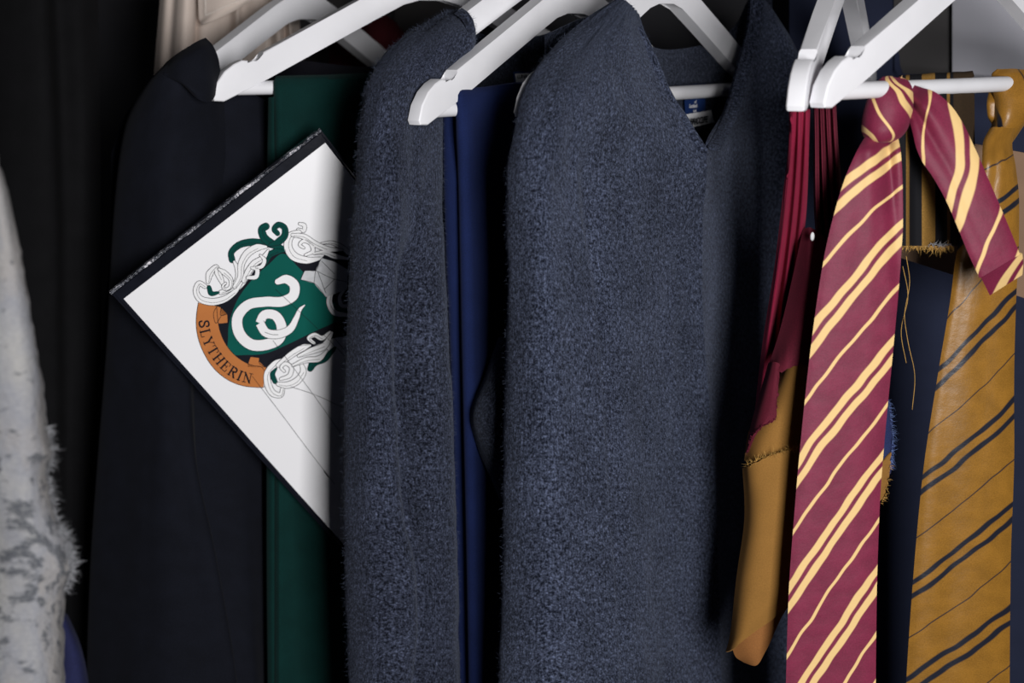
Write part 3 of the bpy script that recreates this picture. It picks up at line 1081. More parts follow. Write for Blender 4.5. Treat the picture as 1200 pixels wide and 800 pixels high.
def drape_pair(label, h, cols, prof, top, bot, mat, seed, skew, strip, bdx=None):
    """the cloth over the bar, plus its turned-under edge that starts just below the bar"""
    root = empty('folded_cloth', label, 'cloth')
    o, W = draped('main_fall', '', '', h, cols, prof, top, bot, mat, 0.0022, seed, None, skew, bdx)
    for k in ('label', 'category'):
        if k in o:
            del o[k]
    o.parent = root
    rows = []
    for y, a, b, dy in strip:
        Ya = bar_at(h, a)
        rows.append([(a, y, Ya + .044 + dy), (a + 1, y, Ya + .036 + dy), (a + (b - a) * .45, y, Ya + .030 + dy), (b - 1, y, Ya + .032 + dy), (b + 6, y, Ya + .040 + dy)])
    o2, _ = cloth('turned_edge', rows, mat, root, 24, 80, 0.001, 20, 3, seed + 1, 0.002)
    return root


drape_pair('bottle green felt cloth draped over a hanger bar behind the binder', H2,
           [323.5, 324.5, 327, 332, 342, 360, 390, 420, 452], [.010, .003, -.003, -.003, -.001, .004, .008, .012, .016], 92, 960,
           M['green'], 41, -0.03, [(114, 313, 327, -.036), (200, 312, 327, -.022), (400, 312, 327, -.020), (600, 312, 327, -.020), (960, 314, 327, -.020)])
drape_pair('royal blue felt cloth draped over a hanger bar between the two grey sweaters', H3,
           [538, 539, 543, 550, 558, 572, 592, 606, 618], [.010, .003, -.002, -.004, -.003, .000, .006, .010, .014], 105, 860,
           M['blue'], 43, -0.08, [(137, 518, 546, .002), (200, 519, 547, .004), (300, 522, 549, .004), (420, 527, 552, .004), (560, 531, 556, .004), (860, 534, 560, .004)],
           [14, 14, 14, 12, 10, 8, 4, 0, 0])

# ------------------------------------------------------------------ tilted binder with crest
SL = 0.25
X0 = (125 - 600) / F * 1.25
BN = np.array([SL, -1.0, -0.10])
BN /= np.linalg.norm(BN)
B0 = P(125, 343, 1.245)


def PB(px, py, off=0.0):
    """point of the binder's front plane (raised by off towards the room)"""
    d = ray(px, py)
    o = B0 + BN * off
    t = ((o - CAM) @ BN) / (d @ BN)
    return CAM + d * t


BI = empty('binder', 'tilted black binder with white sheet bearing a green and white crest', 'binder')
c0 = PB(129, 343)
c1 = PB(376, 152)
c3 = PB(389, 664)
ex = c1 - c0
exl = np.linalg.norm(ex)
ex /= exl
ey = c3 - c0
ey -= ex * (ex @ ey)
eyl = np.linalg.norm(ey)
ey /= eyl
eyl *= 0.995


def PF(a, b, off=0):
    return c0 + ex * a + ey * b + BN * off


bm = bmesh.new()
tk = 0.016
fr = [bm.verts.new(PF(a, b)) for a, b in ((0, 0), (exl, 0), (exl, eyl), (0, eyl))]
bk = [bm.verts.new(PF(a, b, -tk)) for a, b in ((0, 0), (exl, 0), (exl, eyl), (0, eyl))]
bm.faces.new(fr)
bm.faces.new(bk[::-1])
for i in range(4):
    bm.faces.new((fr[i], bk[i], bk[(i + 1) % 4], fr[(i + 1) % 4]))
bmesh.ops.bevel(bm, geom=bm.edges[:], offset=0.0025, segments=3, affect='EDGES')
bm_obj('cover', bm, M['binder_black'], BI, False)
mw, ml = 0.0115, 0.0055
sh = quad('white_sheet', [PF(ml, mw), PF(exl - .004, mw), PF(exl - .004, eyl - .004), PF(ml, eyl - .004)], M['paper'], BI, 0.0005)
# crinkled clear film folded over the spine edge, its glints painted in colour
g = []
for i in range(90):
    t = i / 89
    a = exl * t
    w = 0.0012 * nz(t * 40, 1.3) + 0.0008 * nz(t * 110, 4.3)
    w *= .55
    g.append([PF(a, -.0012 + w, -.004), PF(a, -.0008 + w, .0006), PF(a, .0006 + w * .6, .0010), PF(a, .0016 + w * .8, .0006)])
W = np.array(g)
sheet('film_edge', W, M['film'], BI, 0.0004)

# crest, laid flat on the sheet in thin printed layers.  Coordinates: 800 x 800 drawing over the photo crop
def CW(cx, cy, off):
    return PB(200 + cx * 0.3, 240 + cy * 0.3, 0.0006 + off)


def smooth_loop(pts, n=8):
    p = np.array(pts, float)
    m = len(p)
    out = []
    for i in range(m):
        p0, p1, p2, p3 = p[(i - 1) % m], p[i], p[(i + 1) % m], p[(i + 2) % m]
        for k in range(n):
            t = k / n
            out.append(0.5 * ((2 * p1) + (-p0 + p2) * t + (2 * p0 - 5 * p1 + 4 * p2 - p3) * t * t + (-p0 + 3 * p1 - 3 * p2 + p3) * t**3))
    return np.array(out)


class Ink:
    """flat printed shapes gathered into one mesh per colour"""
    def __init__(s):
        s.bm = bmesh.new()

    def poly(s, pts, off, smooth=True):
        q = smooth_loop(pts, 6) if smooth else np.array(pts, float)
        vs = [s.bm.verts.new(CW(x, y, off)) for x, y in q]
        f = s.bm.faces.new(vs)
        bmesh.ops.triangulate(s.bm, faces=[f])

    def ribbon(s, pts, widths, off, grow=0.0, n=9, caps=(True, True)):
        p = np.array(pts, float)
        t = np.concatenate([[0], np.cumsum(np.linalg.norm(np.diff(p, axis=0), axis=1))])
        q = np.linspace(0, t[-1], n * (len(p) - 1) + 1)
        c = cubic(t, p, q, False)
        w = np.interp(q, t, np.interp(np.linspace(0, 1, len(p)), np.linspace(0, 1, len(widths)), widths)) / 2 + grow
        T = np.gradient(c, axis=0)
        T /= np.linalg.norm(T, axis=1, keepdims=True) + 1e-9
        Nn = np.stack([-T[:, 1], T[:, 0]], 1)
        a = [s.bm.verts.new(CW(*(c[i] + Nn[i] * w[i]), off)) for i in range(len(c))]
        b = [s.bm.verts.new(CW(*(c[i] - Nn[i] * w[i]), off)) for i in range(len(c))]
        for i in range(len(c) - 1):
            s.bm.faces.new((a[i], a[i + 1], b[i + 1], b[i]))
        for cc, ww, ok in ((c[0], w[0], caps[0]), (c[-1], w[-1], caps[1])):       # round ends
            if ww > 1.0 and ok:
                s.bm.faces.new([s.bm.verts.new(CW(cc[0] + ww * math.cos(k * math.pi / 6), cc[1] + ww * math.sin(k * math.pi / 6), off - .00004)) for k in range(12)])

    def done(s, name, mat, parent):
        bmesh.ops.recalc_face_normals(s.bm, faces=s.bm.faces)
        return bm_obj(name, s.bm, mat, parent)


u = 0.00012
ground, shield, whites, lines, greens, band_, letters, greys, marks = (Ink() for _ in range(9))
ground.poly([(176, 380), (184, 450), (205, 540), (250, 604), (310, 640), (385, 655), (450, 600), (540, 560), (640, 520), (700, 500), (720, 360), (700, 200), (640, 165), (560, 225), (470, 190), (385, 185), (330, 250), (270, 330)], u * 0)
shield.poly([(440, 190), (385, 230), (320, 290), (262, 368), (230, 455), (224, 520), (229, 580), (300, 586), (370, 580), (450, 548), (560, 495), (660, 450), (720, 410), (640, 385), (590, 340), (545, 290), (500, 245)], u * 1)
# pale tapering curl on the shield
curl = [(418, 300), (450, 290), (482, 312), (480, 352), (440, 376), (370, 378), (300, 392), (262, 438), (268, 500), (315, 545), (375, 545), (425, 520), (432, 470), (405, 430), (365, 430), (348, 462), (372, 498), (420, 505), (466, 485), (492, 440), (508, 405), (524, 391)]
cw = [22, 34, 38, 38, 38, 38, 38, 40, 42, 42, 42, 40, 38, 36, 34, 34, 34, 32, 28, 20, 12, 3]
wc = Ink()
for a_, b_, lv in ((0, 16, 2), (15, 22, 4)):
    marks.ribbon(curl[a_:b_], cw[a_:b_], u * (lv + .1), 2.0, 12, (a_ == 0, False))
    wc.ribbon(curl[a_:b_], cw[a_:b_], u * (lv + 1), 0, 12, (a_ == 0, False))
marks.ribbon([(368, 497), (395, 506), (420, 507)], [2], u * 5.6)
# banner
arc_o = [(108, 382), (100, 440), (103, 500), (128, 575), (175, 645), (240, 692), (300, 710), (362, 712)]
arc_i = [(372, 634), (318, 626), (262, 596), (218, 548), (192, 490), (182, 430), (180, 396)]


def dense(pts, n=6):
    p = np.array(pts, float)
    t = np.concatenate([[0], np.cumsum(np.linalg.norm(np.diff(p, axis=0), axis=1))])
    return cubic(t, p, np.linspace(0, t[-1], n * (len(p) - 1) + 1), False)


bo, bi = dense(arc_o), dense(arc_i)
band_.poly(np.concatenate([bo, bi]), u * 3, False)
lines.ribbon(np.concatenate([bo, bi, bo[:1]])[::3], [2.2], u * 4)
band_.poly([(182, 396), (197, 402), (197, 432), (221, 428), (222, 460), (186, 464), (180, 430)], u * 3, False)
band_.poly([(300, 632), (306, 612), (312, 594), (346, 598), (346, 612), (368, 634), (330, 634)], u * 3, False)
for q in ([(197, 402), (196, 432), (221, 428), (222, 460), (188, 464)], [(302, 622), (312, 594), (346, 598), (345, 614), (366, 634)], [(180, 398), (168, 420), (178, 462), (196, 436)]):
    lines.ribbon(q, [2.2], u * 5)


# scroll leaves: black underlay, pale ribbon, inner line
def leaf(pts, widths, target, lvl=4, line=True):
    marks.ribbon(pts, widths, u * (lvl - .6), 2.0)
    target.ribbon(pts, widths, u * lvl)
    if line and max(widths) > 16:
        w2 = [1.4]
        p = np.array(pts, float)
        lines.ribbon(p[:-1] + np.array([2.5, 3.0]), w2, u * (lvl + .8))


# top foliage in green
leaf([(240, 215), (236, 190), (262, 160), (310, 146), (365, 150), (430, 172)], [22, 20, 24, 26, 24, 10], greens, 4)
leaf([(372, 84), (358, 92), (362, 122), (392, 150), (440, 170)], [26, 26, 28, 30, 14], greens, 5)
leaf([(418, 112), (405, 96), (420, 78), (442, 86), (446, 118), (424, 142), (388, 156)], [16, 18, 20, 20, 24, 26, 10], greens, 6)
leaf([(372, 225), (382, 200), (420, 180), (450, 178)], [16, 22, 22, 8], greens, 5)
leaf([(545, 640), (560, 615), (600, 600), (640, 560)], [20, 30, 26, 10], greens, 4)
# left upper scrolls
leaf([(134, 318), (112, 306), (99, 330), (112, 364), (150, 378), (205, 370), (250, 340), (280, 300)], [16, 18, 20, 24, 26, 24, 18, 6], whites, 5)
leaf([(150, 322), (158, 345), (190, 342)], [14, 18, 6], greens, 6, False)
leaf([(146, 300), (152, 270), (182, 240), (184, 262), (196, 290), (205, 312)], [14, 26, 8, 24, 20, 10], whites, 6)
leaf([(214, 306), (204, 318), (214, 330), (232, 322), (236, 296), (206, 262), (186, 250)], [8, 9, 10, 12, 14, 18, 6], whites, 7)
leaf([(196, 342), (236, 326), (262, 290), (262, 250), (248, 222)], [16, 18, 20, 20, 8], whites, 6)
leaf([(250, 320), (272, 280), (276, 232), (300, 190), (340, 166), (372, 164)], [14, 20, 24, 28, 26, 10], whites, 7)
leaf([(286, 296), (304, 260), (326, 230), (362, 206), (382, 176)], [16, 24, 24, 20, 6], whites, 8)
leaf([(300, 284), (334, 280), (336, 250), (316, 246)], [12, 16, 16, 8], whites, 9)
leaf([(330, 246), (356, 240), (366, 214), (350, 196)], [10, 14, 14, 6], whites, 9)
# right upper scrolls
leaf([(498, 96), (520, 100), (522, 80), (504, 74)], [10, 14, 14, 10], whites, 4)
leaf([(500, 108), (470, 120), (458, 160), (478, 198), (530, 216), (590, 208)], [20, 26, 30, 32, 26, 8], whites, 5)
leaf([(520, 168), (504, 156), (516, 142), (546, 150), (556, 180), (526, 196)], [8, 10, 12, 14, 14, 8], whites, 6)
leaf([(476, 118), (520, 124), (560, 150), (610, 172), (670, 176)], [12, 20, 22, 20, 8], whites, 6)
leaf([(560, 190), (600, 186), (640, 200), (690, 210)], [8, 16, 20, 10], whites, 6)
leaf([(590, 150), (630, 148), (660, 160), (700, 190)], [6, 14, 18, 18], whites, 5)
# pale angular crown beside the shield
greys.poly([(508, 292), (524, 258), (566, 256), (590, 208), (640, 222), (690, 250), (690, 330), (606, 360), (560, 306)], u * 6, False)
for q in ([(508, 292), (524, 258), (566, 256), (590, 208), (640, 222), (690, 250)], [(508, 292), (560, 306), (606, 360)], [(566, 256), (560, 306)], [(566, 256), (640, 290), (690, 300)], [(590, 220), (640, 270)], [(600, 330), (640, 290)], [(575, 262), (606, 345)]):
    lines.ribbon(q, [2.0], u * 8)
leaf([(650, 300), (628, 340), (620, 380), (640, 420), (690, 430)], [10, 18, 22, 22, 14], whites, 4)
leaf([(680, 330), (660, 360), (668, 392), (700, 396)], [8, 14, 16, 12], whites, 5)
# lower scrolls
leaf([(438, 716), (430, 742), (404, 738), (380, 700), (378, 660), (410, 620), (460, 600)], [14, 18, 24, 26, 24, 24, 8], whites, 5)
leaf([(408, 690), (398, 660), (412, 640)], [16, 18, 6], greens, 6, False)
leaf([(420, 700), (452, 704), (490, 690), (518, 650), (505, 610)], [14, 24, 26, 22, 8], whites, 6)
leaf([(444, 650), (432, 636), (446, 620), (470, 632), (466, 664), (430, 680)], [8, 10, 12, 14, 16, 10], whites, 7)
leaf([(420, 626), (470, 586), (520, 556), (545, 548)], [16, 24, 24, 8], whites, 6)
leaf([(470, 630), (530, 606), (580, 600), (610, 570)], [8, 20, 22, 8], whites, 7)
leaf([(500, 590), (550, 570), (600, 550), (630, 500)], [10, 24, 26, 10], whites, 8)
leaf([(560, 540), (540, 520), (560, 508), (590, 520), (622, 496)], [10, 14, 16, 18, 8], whites, 9)
# hairlines scratched across the sheet
for q in ([(410, 330), (480, 395), (560, 470), (680, 590)], [(318, 668), (420, 800), (540, 960), (640, 1090)], [(400, 530), (520, 690), (600, 800), (690, 930)], [(470, 710), (560, 740), (690, 800)], [(640, 520), (690, 580)], [(380, 615), (470, 560), (600, 540)]):
    lines.ribbon(q, [1.5], u * 12)
lines.ribbon([(600, 1040), (616, 1062)], [5], u * 12)

# serif capitals drawn as strokes on the banner.  glyph box: width w, height 1 (y up), thick 't', thin 'h'
GL = {
    'S': (.62, [('t', [(.52, .74), (.50, .92), (.30, 1.0), (.10, .88), (.12, .66), (.46, .42), (.54, .18), (.32, 0.0), (.10, .06), (.06, .28)])]),
    'L': (.60, [('t', [(.16, 0), (.16, 1)]), ('h', [(.02, 1), (.32, 1)]), ('h', [(.02, 0), (.56, 0)]), ('h', [(.56, 0), (.58, .3)])]),
    'Y': (.70, [('t', [(.08, 1), (.36, .48)]), ('h', [(.62, 1), (.36, .48)]), ('t', [(.36, .5), (.36, 0)]), ('h', [(0, 1), (.24, 1)]), ('h', [(.5, 1), (.72, 1)]), ('h', [(.22, 0), (.5, 0)])]),
    'T': (.66, [('t', [(.33, 0), (.33, 1)]), ('h', [(.04, .98), (.62, .98)]), ('h', [(.04, .98), (.03, .72)]), ('h', [(.62, .98), (.63, .72)]), ('h', [(.19, 0), (.47, 0)])]),
    'H': (.74, [('t', [(.14, 0), (.14, 1)]), ('t', [(.60, 0), (.60, 1)]), ('h', [(.14, .5), (.60, .5)]), ('h', [(0, 0), (.28, 0)]), ('h', [(0, 1), (.28, 1)]), ('h', [(.46, 0), (.74, 0)]), ('h', [(.46, 1), (.74, 1)])]),
    'E': (.62, [('t', [(.16, 0), (.16, 1)]), ('h', [(.02, 1), (.54, 1)]), ('h', [(.02, 0), (.56, 0)]), ('h', [(.16, .52), (.42, .52)]), ('h', [(.54, 1), (.55, .74)]), ('h', [(.56, 0), (.58, .28)]), ('h', [(.42, .66), (.42, .38)])]),
    'R': (.70, [('t', [(.16, 0), (.16, 1)]), ('h', [(.02, 1), (.34, 1)]), ('t', [(.34, 1), (.54, .90), (.54, .62), (.34, .52)]), ('h', [(.16, .52), (.36, .52)]), ('t', [(.34, .5), (.62, 0)]), ('h', [(.02, 0), (.3, 0)]), ('h', [(.56, 0), (.72, .02)])]),
    'I': (.34, [('t', [(.17, 0), (.17, 1)]), ('h', [(.03, 0), (.31, 0)]), ('h', [(.03, 1), (.31, 1)])]),
    'N': (.74, [('h', [(.14, 0), (.14, 1)]), ('t', [(.12, 1), (.60, 0)]), ('h', [(.60, 0), (.60, 1)]), ('h', [(0, 0), (.28, 0)]), ('h', [(0, 1), (.16, 1)]), ('h', [(.46, 1), (.74, 1)])]),
}
mid = (dense(arc_o, 10)[:66] + dense(arc_i[::-1], 10 * 7 // 6)[:66]) / 2 if False else None
base_line = dense([(113, 452), (119, 500), (138, 552), (170, 604), (218, 654), (270, 684), (314, 695)], 12)
bl_t = np.concatenate([[0], np.cumsum(np.linalg.norm(np.diff(base_line, axis=0), axis=1))])
HGT = 37.0
word = 'SLYTHERIN'
gap = 5.0
tot = sum(GL[ch][0] * HGT * .78 + gap for ch in word) - gap
sc = bl_t[-1] / tot
pos = 0.0
for ch in word:
    w, strokes = GL[ch]
    ww = w * HGT * .78 * sc
    sm = pos + ww / 2
    cpt = np.array([np.interp(sm, bl_t, base_line[:, 0]), np.interp(sm, bl_t, base_line[:, 1])])
    c2 = np.array([np.interp(min(sm + 4, bl_t[-1]), bl_t, base_line[:, 0]), np.interp(min(sm + 4, bl_t[-1]), bl_t, base_line[:, 1])])
    c1_ = np.array([np.interp(max(sm - 4, 0), bl_t, base_line[:, 0]), np.interp(max(sm - 4, 0), bl_t, base_line[:, 1])])
    tx = (c2 - c1_) / np.linalg.norm(c2 - c1_)
    ny = np.array([tx[1], -tx[0]])          # up of the letter: towards the shield
    for kind, pts in strokes:
        q = [cpt + tx * ((a - w / 2) * HGT * .78 * sc) + ny * (b * HGT) - ny * 2 for a, b in pts]
        letters.ribbon(q, [6.6 if kind == 't' else 2.8], u * 6, 0, 4)
    pos += ww + gap * sc

gr = ground.done('crest_ground', M['ink_black'], sh)
shield.done('crest_shield', M['ink_green'], sh)
wc.done('crest_curl', M['ink_white'], sh)
marks.done('crest_outline', M['ink_black'], sh)
whites.done('crest_scrollwork', M['ink_white'], sh)
greens.done('crest_foliage', M['ink_deep_green'], sh)
greys.done('crest_crown', M['ink_grey'], sh)
band_.done('crest_banner', M['ink_brown'], sh)
lines.done('crest_linework', M['ink_black'], sh)
letters.done('crest_lettering', M['ink_black'], sh)

# ------------------------------------------------------------------ neckties


def tie_part(name, rows, mat, parent, nu=36, nv=120, bulge=0.004, amp=0.0015, seed=0, thick=0.0022, pleat=None):
    """rows: (Lx, Ly, Rx, Ry, YL, YR, phaseL, phaseR): blade edges, cushioned across its width"""
    full = []
    for Lx, Ly, Rx, Ry, YL, YR, pl, pr in rows:
        r = []
        for s in (0, .06, .2, .4, .6, .8, .94, 1):
            z = bulge * (1 - (2 * s - 1)**4)
            r.append((Lx + (Rx - Lx) * s, Ly + (Ry - Ly) * s, YL + (YR - YL) * s - z, pl + (pr - pl) * s))
        full.append(r)
    G = grid_points(full, nu, nv)
    if pleat:
        for i in range(nv):
            for j in range(nu):
                G[i, j, 2] += pleat(G[i, j, 0], G[i, j, 1], j / (nu - 1))
    W = world_grid(G[..., :3])
    if amp:
        W = rumple(W, amp, 25, 8, seed)
    return sheet(name, W, mat, parent, thick, G[..., 3]), W


Tr = empty('necktie', 'burgundy necktie with cream gold stripes, knotted on the hanger bar', 'necktie', 'striped school ties')
lp = lambda y: float(np.interp(y, [60, 230, 397, 553, 700, 845, 1000], [-1.05, 0, 1, 2, 3, 4, 5.05]))
rp = lambda y: float(np.interp(y, [90, 175, 268, 410, 543, 678, 812, 950], [-.85, 0, 1, 2, 3, 4, 5, 6.05]))
edges = [(148, 1024, 1046), (162, 1013, 1052), (180, 1003, 1055), (210, 990, 1057), (260, 975, 1058), (300, 966, 1056), (400, 951, 1048), (500, 940, 1039), (600, 931, 1031), (700, 924, 1027), (800, 921, 1026), (870, 919, 1027)]
rows = [(l, y, r, y, (1.098 if y < 155 else 1.090 if y < 170 else 1.078), (1.100 if y < 155 else 1.092 if y < 170 else 1.083), lp(y), rp(y)) for y, l, r in edges]
rows.append((936, 930, 1008, 930, 1.076, 1.080, lp(930), rp(930)))
rows.append((962, 968, 980, 968, 1.077, 1.078, lp(968), rp(968)))


def red_pleat(px, py, s):
    # gathered dimple under the knot fading down the blade, and the folded-back inner edge
    k = math.exp(-max(0, py - 166) / 90.0)
    return 0.010 * k * math.exp(-((px - (1040 + (py - 166) * .08)) / 8.0)**2) - 0.004 * k * math.exp(-((px - 1020) / 10.0)**2)


tie_part('blade', rows, M['tie_red'], Tr, 60, 200, 0.0028, 0.0016, 51, 0.0022, red_pleat)
hb6 = H6[1]
YK = bar_at(H6, 1042)
# knot: a closed band wrapped round the bar
kr = []
for yy, xl, xr, dep, fwd in ((90, 1034, 1056, .010, 0), (94, 1029, 1064, .016, .006), (106, 1021, 1070, .020, .013), (122, 1015, 1071, .021, .017), (140, 1011, 1068, .020, .019),
                             (152, 1010, 1064, .019, .020), (161, 1013, 1057, .016, .018), (166, 1018, 1050, .013, .014), (167.5, 1022, 1046, .010, .006)):
    row = []
    cx, hw = (xl + xr) / 2, (xr - xl) / 2
    for k in range(13):
        an = math.pi * (k / 12.0 * 1.5 + .25) * 1.0
        an = -math.pi * 0.22 + k / 12.0 * math.pi * 1.44
        f_ = (1 - math.cos(an)) / 2
        ft = float(np.interp(yy, [92, 105, 115, 140, 164], [-.35, -.05, .1, .42, .8]))
        fd = float(np.interp(yy, [92, 105, 125, 140, 164], [.35, .75, .98, 1.2, 1.5]))
        ph = .48 + (f_ - ft) / (fd - ft) * .52
        row.append((cx - hw * math.cos(an), yy, YK - .006 - fwd * max(0, math.sin(an)) + dep * 0.4 * max(0, -math.sin(an)), ph))
    kr.append(row)
G = grid_points(kr, 60, 40)
W = world_grid(G[..., :3])
W = rumple(W, 0.0012, 60, 30, 61)
sheet('knot', W, M['tie_red'], Tr, 0.0018, G[..., 3])
# short end thrown over the bar: its folded inner edge first, then the blade
tl = [
    # Lx, Ly, Rx, Ry, YL, YR, phL, phR
    (1058, 120, 1066, 98, 1.110, 1.114, -.05, .20),
    (1063, 136, 1080, 103, 1.096, 1.104, .10, .38),
    (1068, 152, 1093, 107, 1.088, 1.094, .22, .50),
    (1073, 172, 1112, 122, 1.083, 1.090, .35, .90),
    (1081, 190, 1128, 145, 1.080, 1.086, .46, 1.00),
    (1092, 206, 1141, 172, 1.078, 1.082, .60, 1.07),
    (1108, 234, 1157, 208, 1.076, 1.080, .86, 1.25),
    (1122, 266, 1173, 244, 1.075, 1.078, 1.08, 1.47),
    (1136, 300, 1186, 274, 1.075, 1.077, 1.34, 1.72),
    (1148, 326, 1196, 298, 1.076, 1.078, 1.52, 1.92),
]


def tail_pleat(px, py, s):
    k = math.exp(-max(0, py - 105) / 45.0)
    return 0.009 * k * math.exp(-((s - .35) / .10)**2) - .004 * k * math.exp(-((s - .6) / .12)**2)


tie_part('short_end', tl, M['tie_red'], Tr, 50, 130, 0.0028, 0.0014, 71, 0.0022, tail_pleat)
tu = [(1150, 326, 1198, 297, 1.080, 1.081, 1.6, 1.9), (1154, 334, 1199, 308, 1.086, 1.086, 1.72, 2.03), (1160, 346, 1198, 322, 1.094, 1.092, 1.84, 2.10)]
tie_part('folded_tip', tu, M['tie_red'], Tr, 24, 20, 0.002, 0.0008, 73, 0.002)

Tg = empty('necktie', 'gold necktie with thin black stripes hanging behind the burgundy tie', 'necktie', 'striped school ties')
gl = lambda y: float(np.interp(y, [150, 202, 270, 380, 444, 569, 691, 803, 1000], [-1.9, -1.5, -1, -.5, 0, 1, 2, 3, 4.7]))
gr_ = lambda y: float(np.interp(y, [150, 183, 225, 350, 478, 600, 720, 1000], [-1.75, -1.5, -1, 0, 1, 2, 3, 5.3]))
edges = [(150, 1161, 1190), (168, 1152, 1187), (195, 1150, 1192), (235, 1142, 1196), (290, 1122, 1194), (350, 1114, 1190), (440, 1099, 1188), (560, 1081, 1187), (680, 1070, 1186), (800, 1062, 1182), (900, 1058, 1180)]
rows = [(l, y, r, y, 1.158 + (.022 if y < 160 else .012 if y < 175 else 0), 1.166 + (.020 if y < 160 else .010 if y < 175 else 0), gl(y), gr_(y)) for y, l, r in edges]
rows += [(1078, 965, 1162, 965, 1.152, 1.160, gl(965), gr_(965)), (1116, 1010, 1124, 1010, 1.153, 1.154, gl(1010), gr_(1010))]
tie_part('blade', rows, M['tie_gold'], Tg, 50, 180, 0.006, 0.0035, 81, 0.003, lambda px, py, s: 0.0022 * math.exp(-((s - .28 - .1 * math.sin(py / 90)) / .16)**2))
YG = bar_at(H6, 1185)
kr = []
for yy, xl, xr, fwd, back_ in ((81, 1168, 1216, .002, .004), (87, 1161, 1222, .008, .008), (100, 1160, 1222, .013, .01), (118, 1163, 1216, .018, .01), (138, 1163, 1208, .021, .01), (156, 1160, 1196, .019, .008),
                               (166, 1163, 1188, .013, .006), (170, 1168, 1184, .009, .004)):
    row = []
    cx, hw = (xl + xr) / 2, (xr - xl) / 2
    for k in range(11):
        an = -math.pi * 0.2 + k / 10.0 * math.pi * 1.4
        row.append((cx - hw * math.cos(an), yy, YG - .008 - fwd * max(0, math.sin(an)) + back_ * max(0, -math.sin(an)), .25 - (yy - 85) / 220.0 + (1 - math.cos(an)) * .22))
    kr.append(row)
G = grid_points(kr, 44, 36)
W = world_grid(G[..., :3])
W = rumple(W, 0.0018, 70, 30, 91)
sheet('knot', W, M['tie_gold'], Tg, 0.0018, G[..., 3])
rows = [(1158, 108, 1166, 106, YG - .004, YG - .004, .2, .3), (1156, 122, 1170, 120, YG - .012, YG - .014, .25, .35), (1157, 136, 1168, 138, YG - .012, YG - .014, .28, .4), (1162, 146, 1168, 148, YG - .006, YG - .008, .3, .4)]
tie_part('loop_fold', rows, M['tie_gold'], Tg, 12, 16, 0.002, 0.0005, 95, 0.0016)

# ------------------------------------------------------------------ pleated maroon cloth under the edge-on hanger
PM = empty('pleated_scarf', 'pleated maroon cloth hanging under the edge-on hanger', 'scarf')


def pleats(px0, px1, n, depth, Y):
    out = []
    for k in range(n * 2 + 1):
        t = k / (n * 2)
        out.append((px0 + (px1 - px0) * t, Y + (depth if k % 2 == 0 else -depth)))
    return out


def pleat_rows(spec, n):
    return [[(x, y, Y) for x, Y in pleats(a, b, n, dp, Yc)] for y, a, b, Yc, dp in spec]


cloth('front_fall', pleat_rows([(128, 925, 949, 1.058, .002), (160, 924, 948, 1.060, .003), (230, 917, 946, 1.105, .004), (300, 909, 940, 1.155, .005), (400, 894, 930, 1.165, .006), (470, 886, 922, 1.170, .006), (520, 882, 918, 1.172, .006)], 3),
      M['maroon'], PM, 50, 70, 0.0012, 40, 6, 101, 0.0016)
cloth('rear_fall', pleat_rows([(122, 953, 980, 1.13, .003), (160, 954, 982, 1.13, .004), (230, 954, 988, 1.14, .006), (300, 957, 994, 1.155, .007), (420, 956, 1002, 1.16, .008), (600, 952, 1004, 1.170, .008), (920, 952, 1004, 1.175, .008)], 4),  # unseen lower length behind the tie is added to block light from the sweater
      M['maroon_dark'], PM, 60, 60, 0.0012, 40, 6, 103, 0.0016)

# ------------------------------------------------------------------ tattered maroon and ochre flag
FL = empty('tattered_flag', 'tattered hanging of maroon, ochre and blue cloth behind the burgundy tie', 'flag')
frm = [
    [(940, 268, 1.134), (948, 266, 1.128), (958, 270, 1.130), (966, 276, 1.138)],
    [(926, 330, 1.136), (942, 330, 1.120), (962, 330, 1.122), (985, 330, 1.138)],
    [(912, 390, 1.138), (930, 390, 1.120), (955, 392, 1.118), (990, 395, 1.140)],
    [(896, 440, 1.140), (912, 436, 1.120), (950, 424, 1.118), (995, 420, 1.140)],
]
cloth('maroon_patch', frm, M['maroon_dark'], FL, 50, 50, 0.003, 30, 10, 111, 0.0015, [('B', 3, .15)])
frm2 = [
    [(900, 425, 1.140), (904, 424, 1.125), (908, 424, 1.120), (913, 426, 1.118)],
    [(890, 462, 1.141), (896, 462, 1.125), (903, 464, 1.119), (911, 466, 1.117)],
    [(880, 498, 1.142), (887, 496, 1.126), (896, 492, 1.119), (909, 490, 1.117)],
    [(874, 530, 1.143), (877, 526, 1.127), (884, 508, 1.120), (908, 492, 1.117)],
]
cloth('maroon_patch', frm2, M['maroon_dark'], FL, 24, 40, 0.001, 30, 10, 112, 0.0015, [('R', 2.5, .2), ('B', 3, .25)])
fro = [
    [(915, 436, 1.144), (924, 431, 1.126), (948, 418, 1.122), (1000, 413, 1.142)],
    [(898, 470, 1.145), (912, 470, 1.126), (945, 470, 1.121), (1002, 470, 1.142)],
    [(876, 510, 1.146), (894, 508, 1.127), (942, 506, 1.122), (1002, 505, 1.142)],
    [(872, 540, 1.146), (884, 540, 1.128), (940, 538, 1.123), (1002, 536, 1.142)],
]
cloth('ochre_patch', fro, M['ochre'], FL, 50, 40, 0.002, 25, 10, 113, 0.0012)
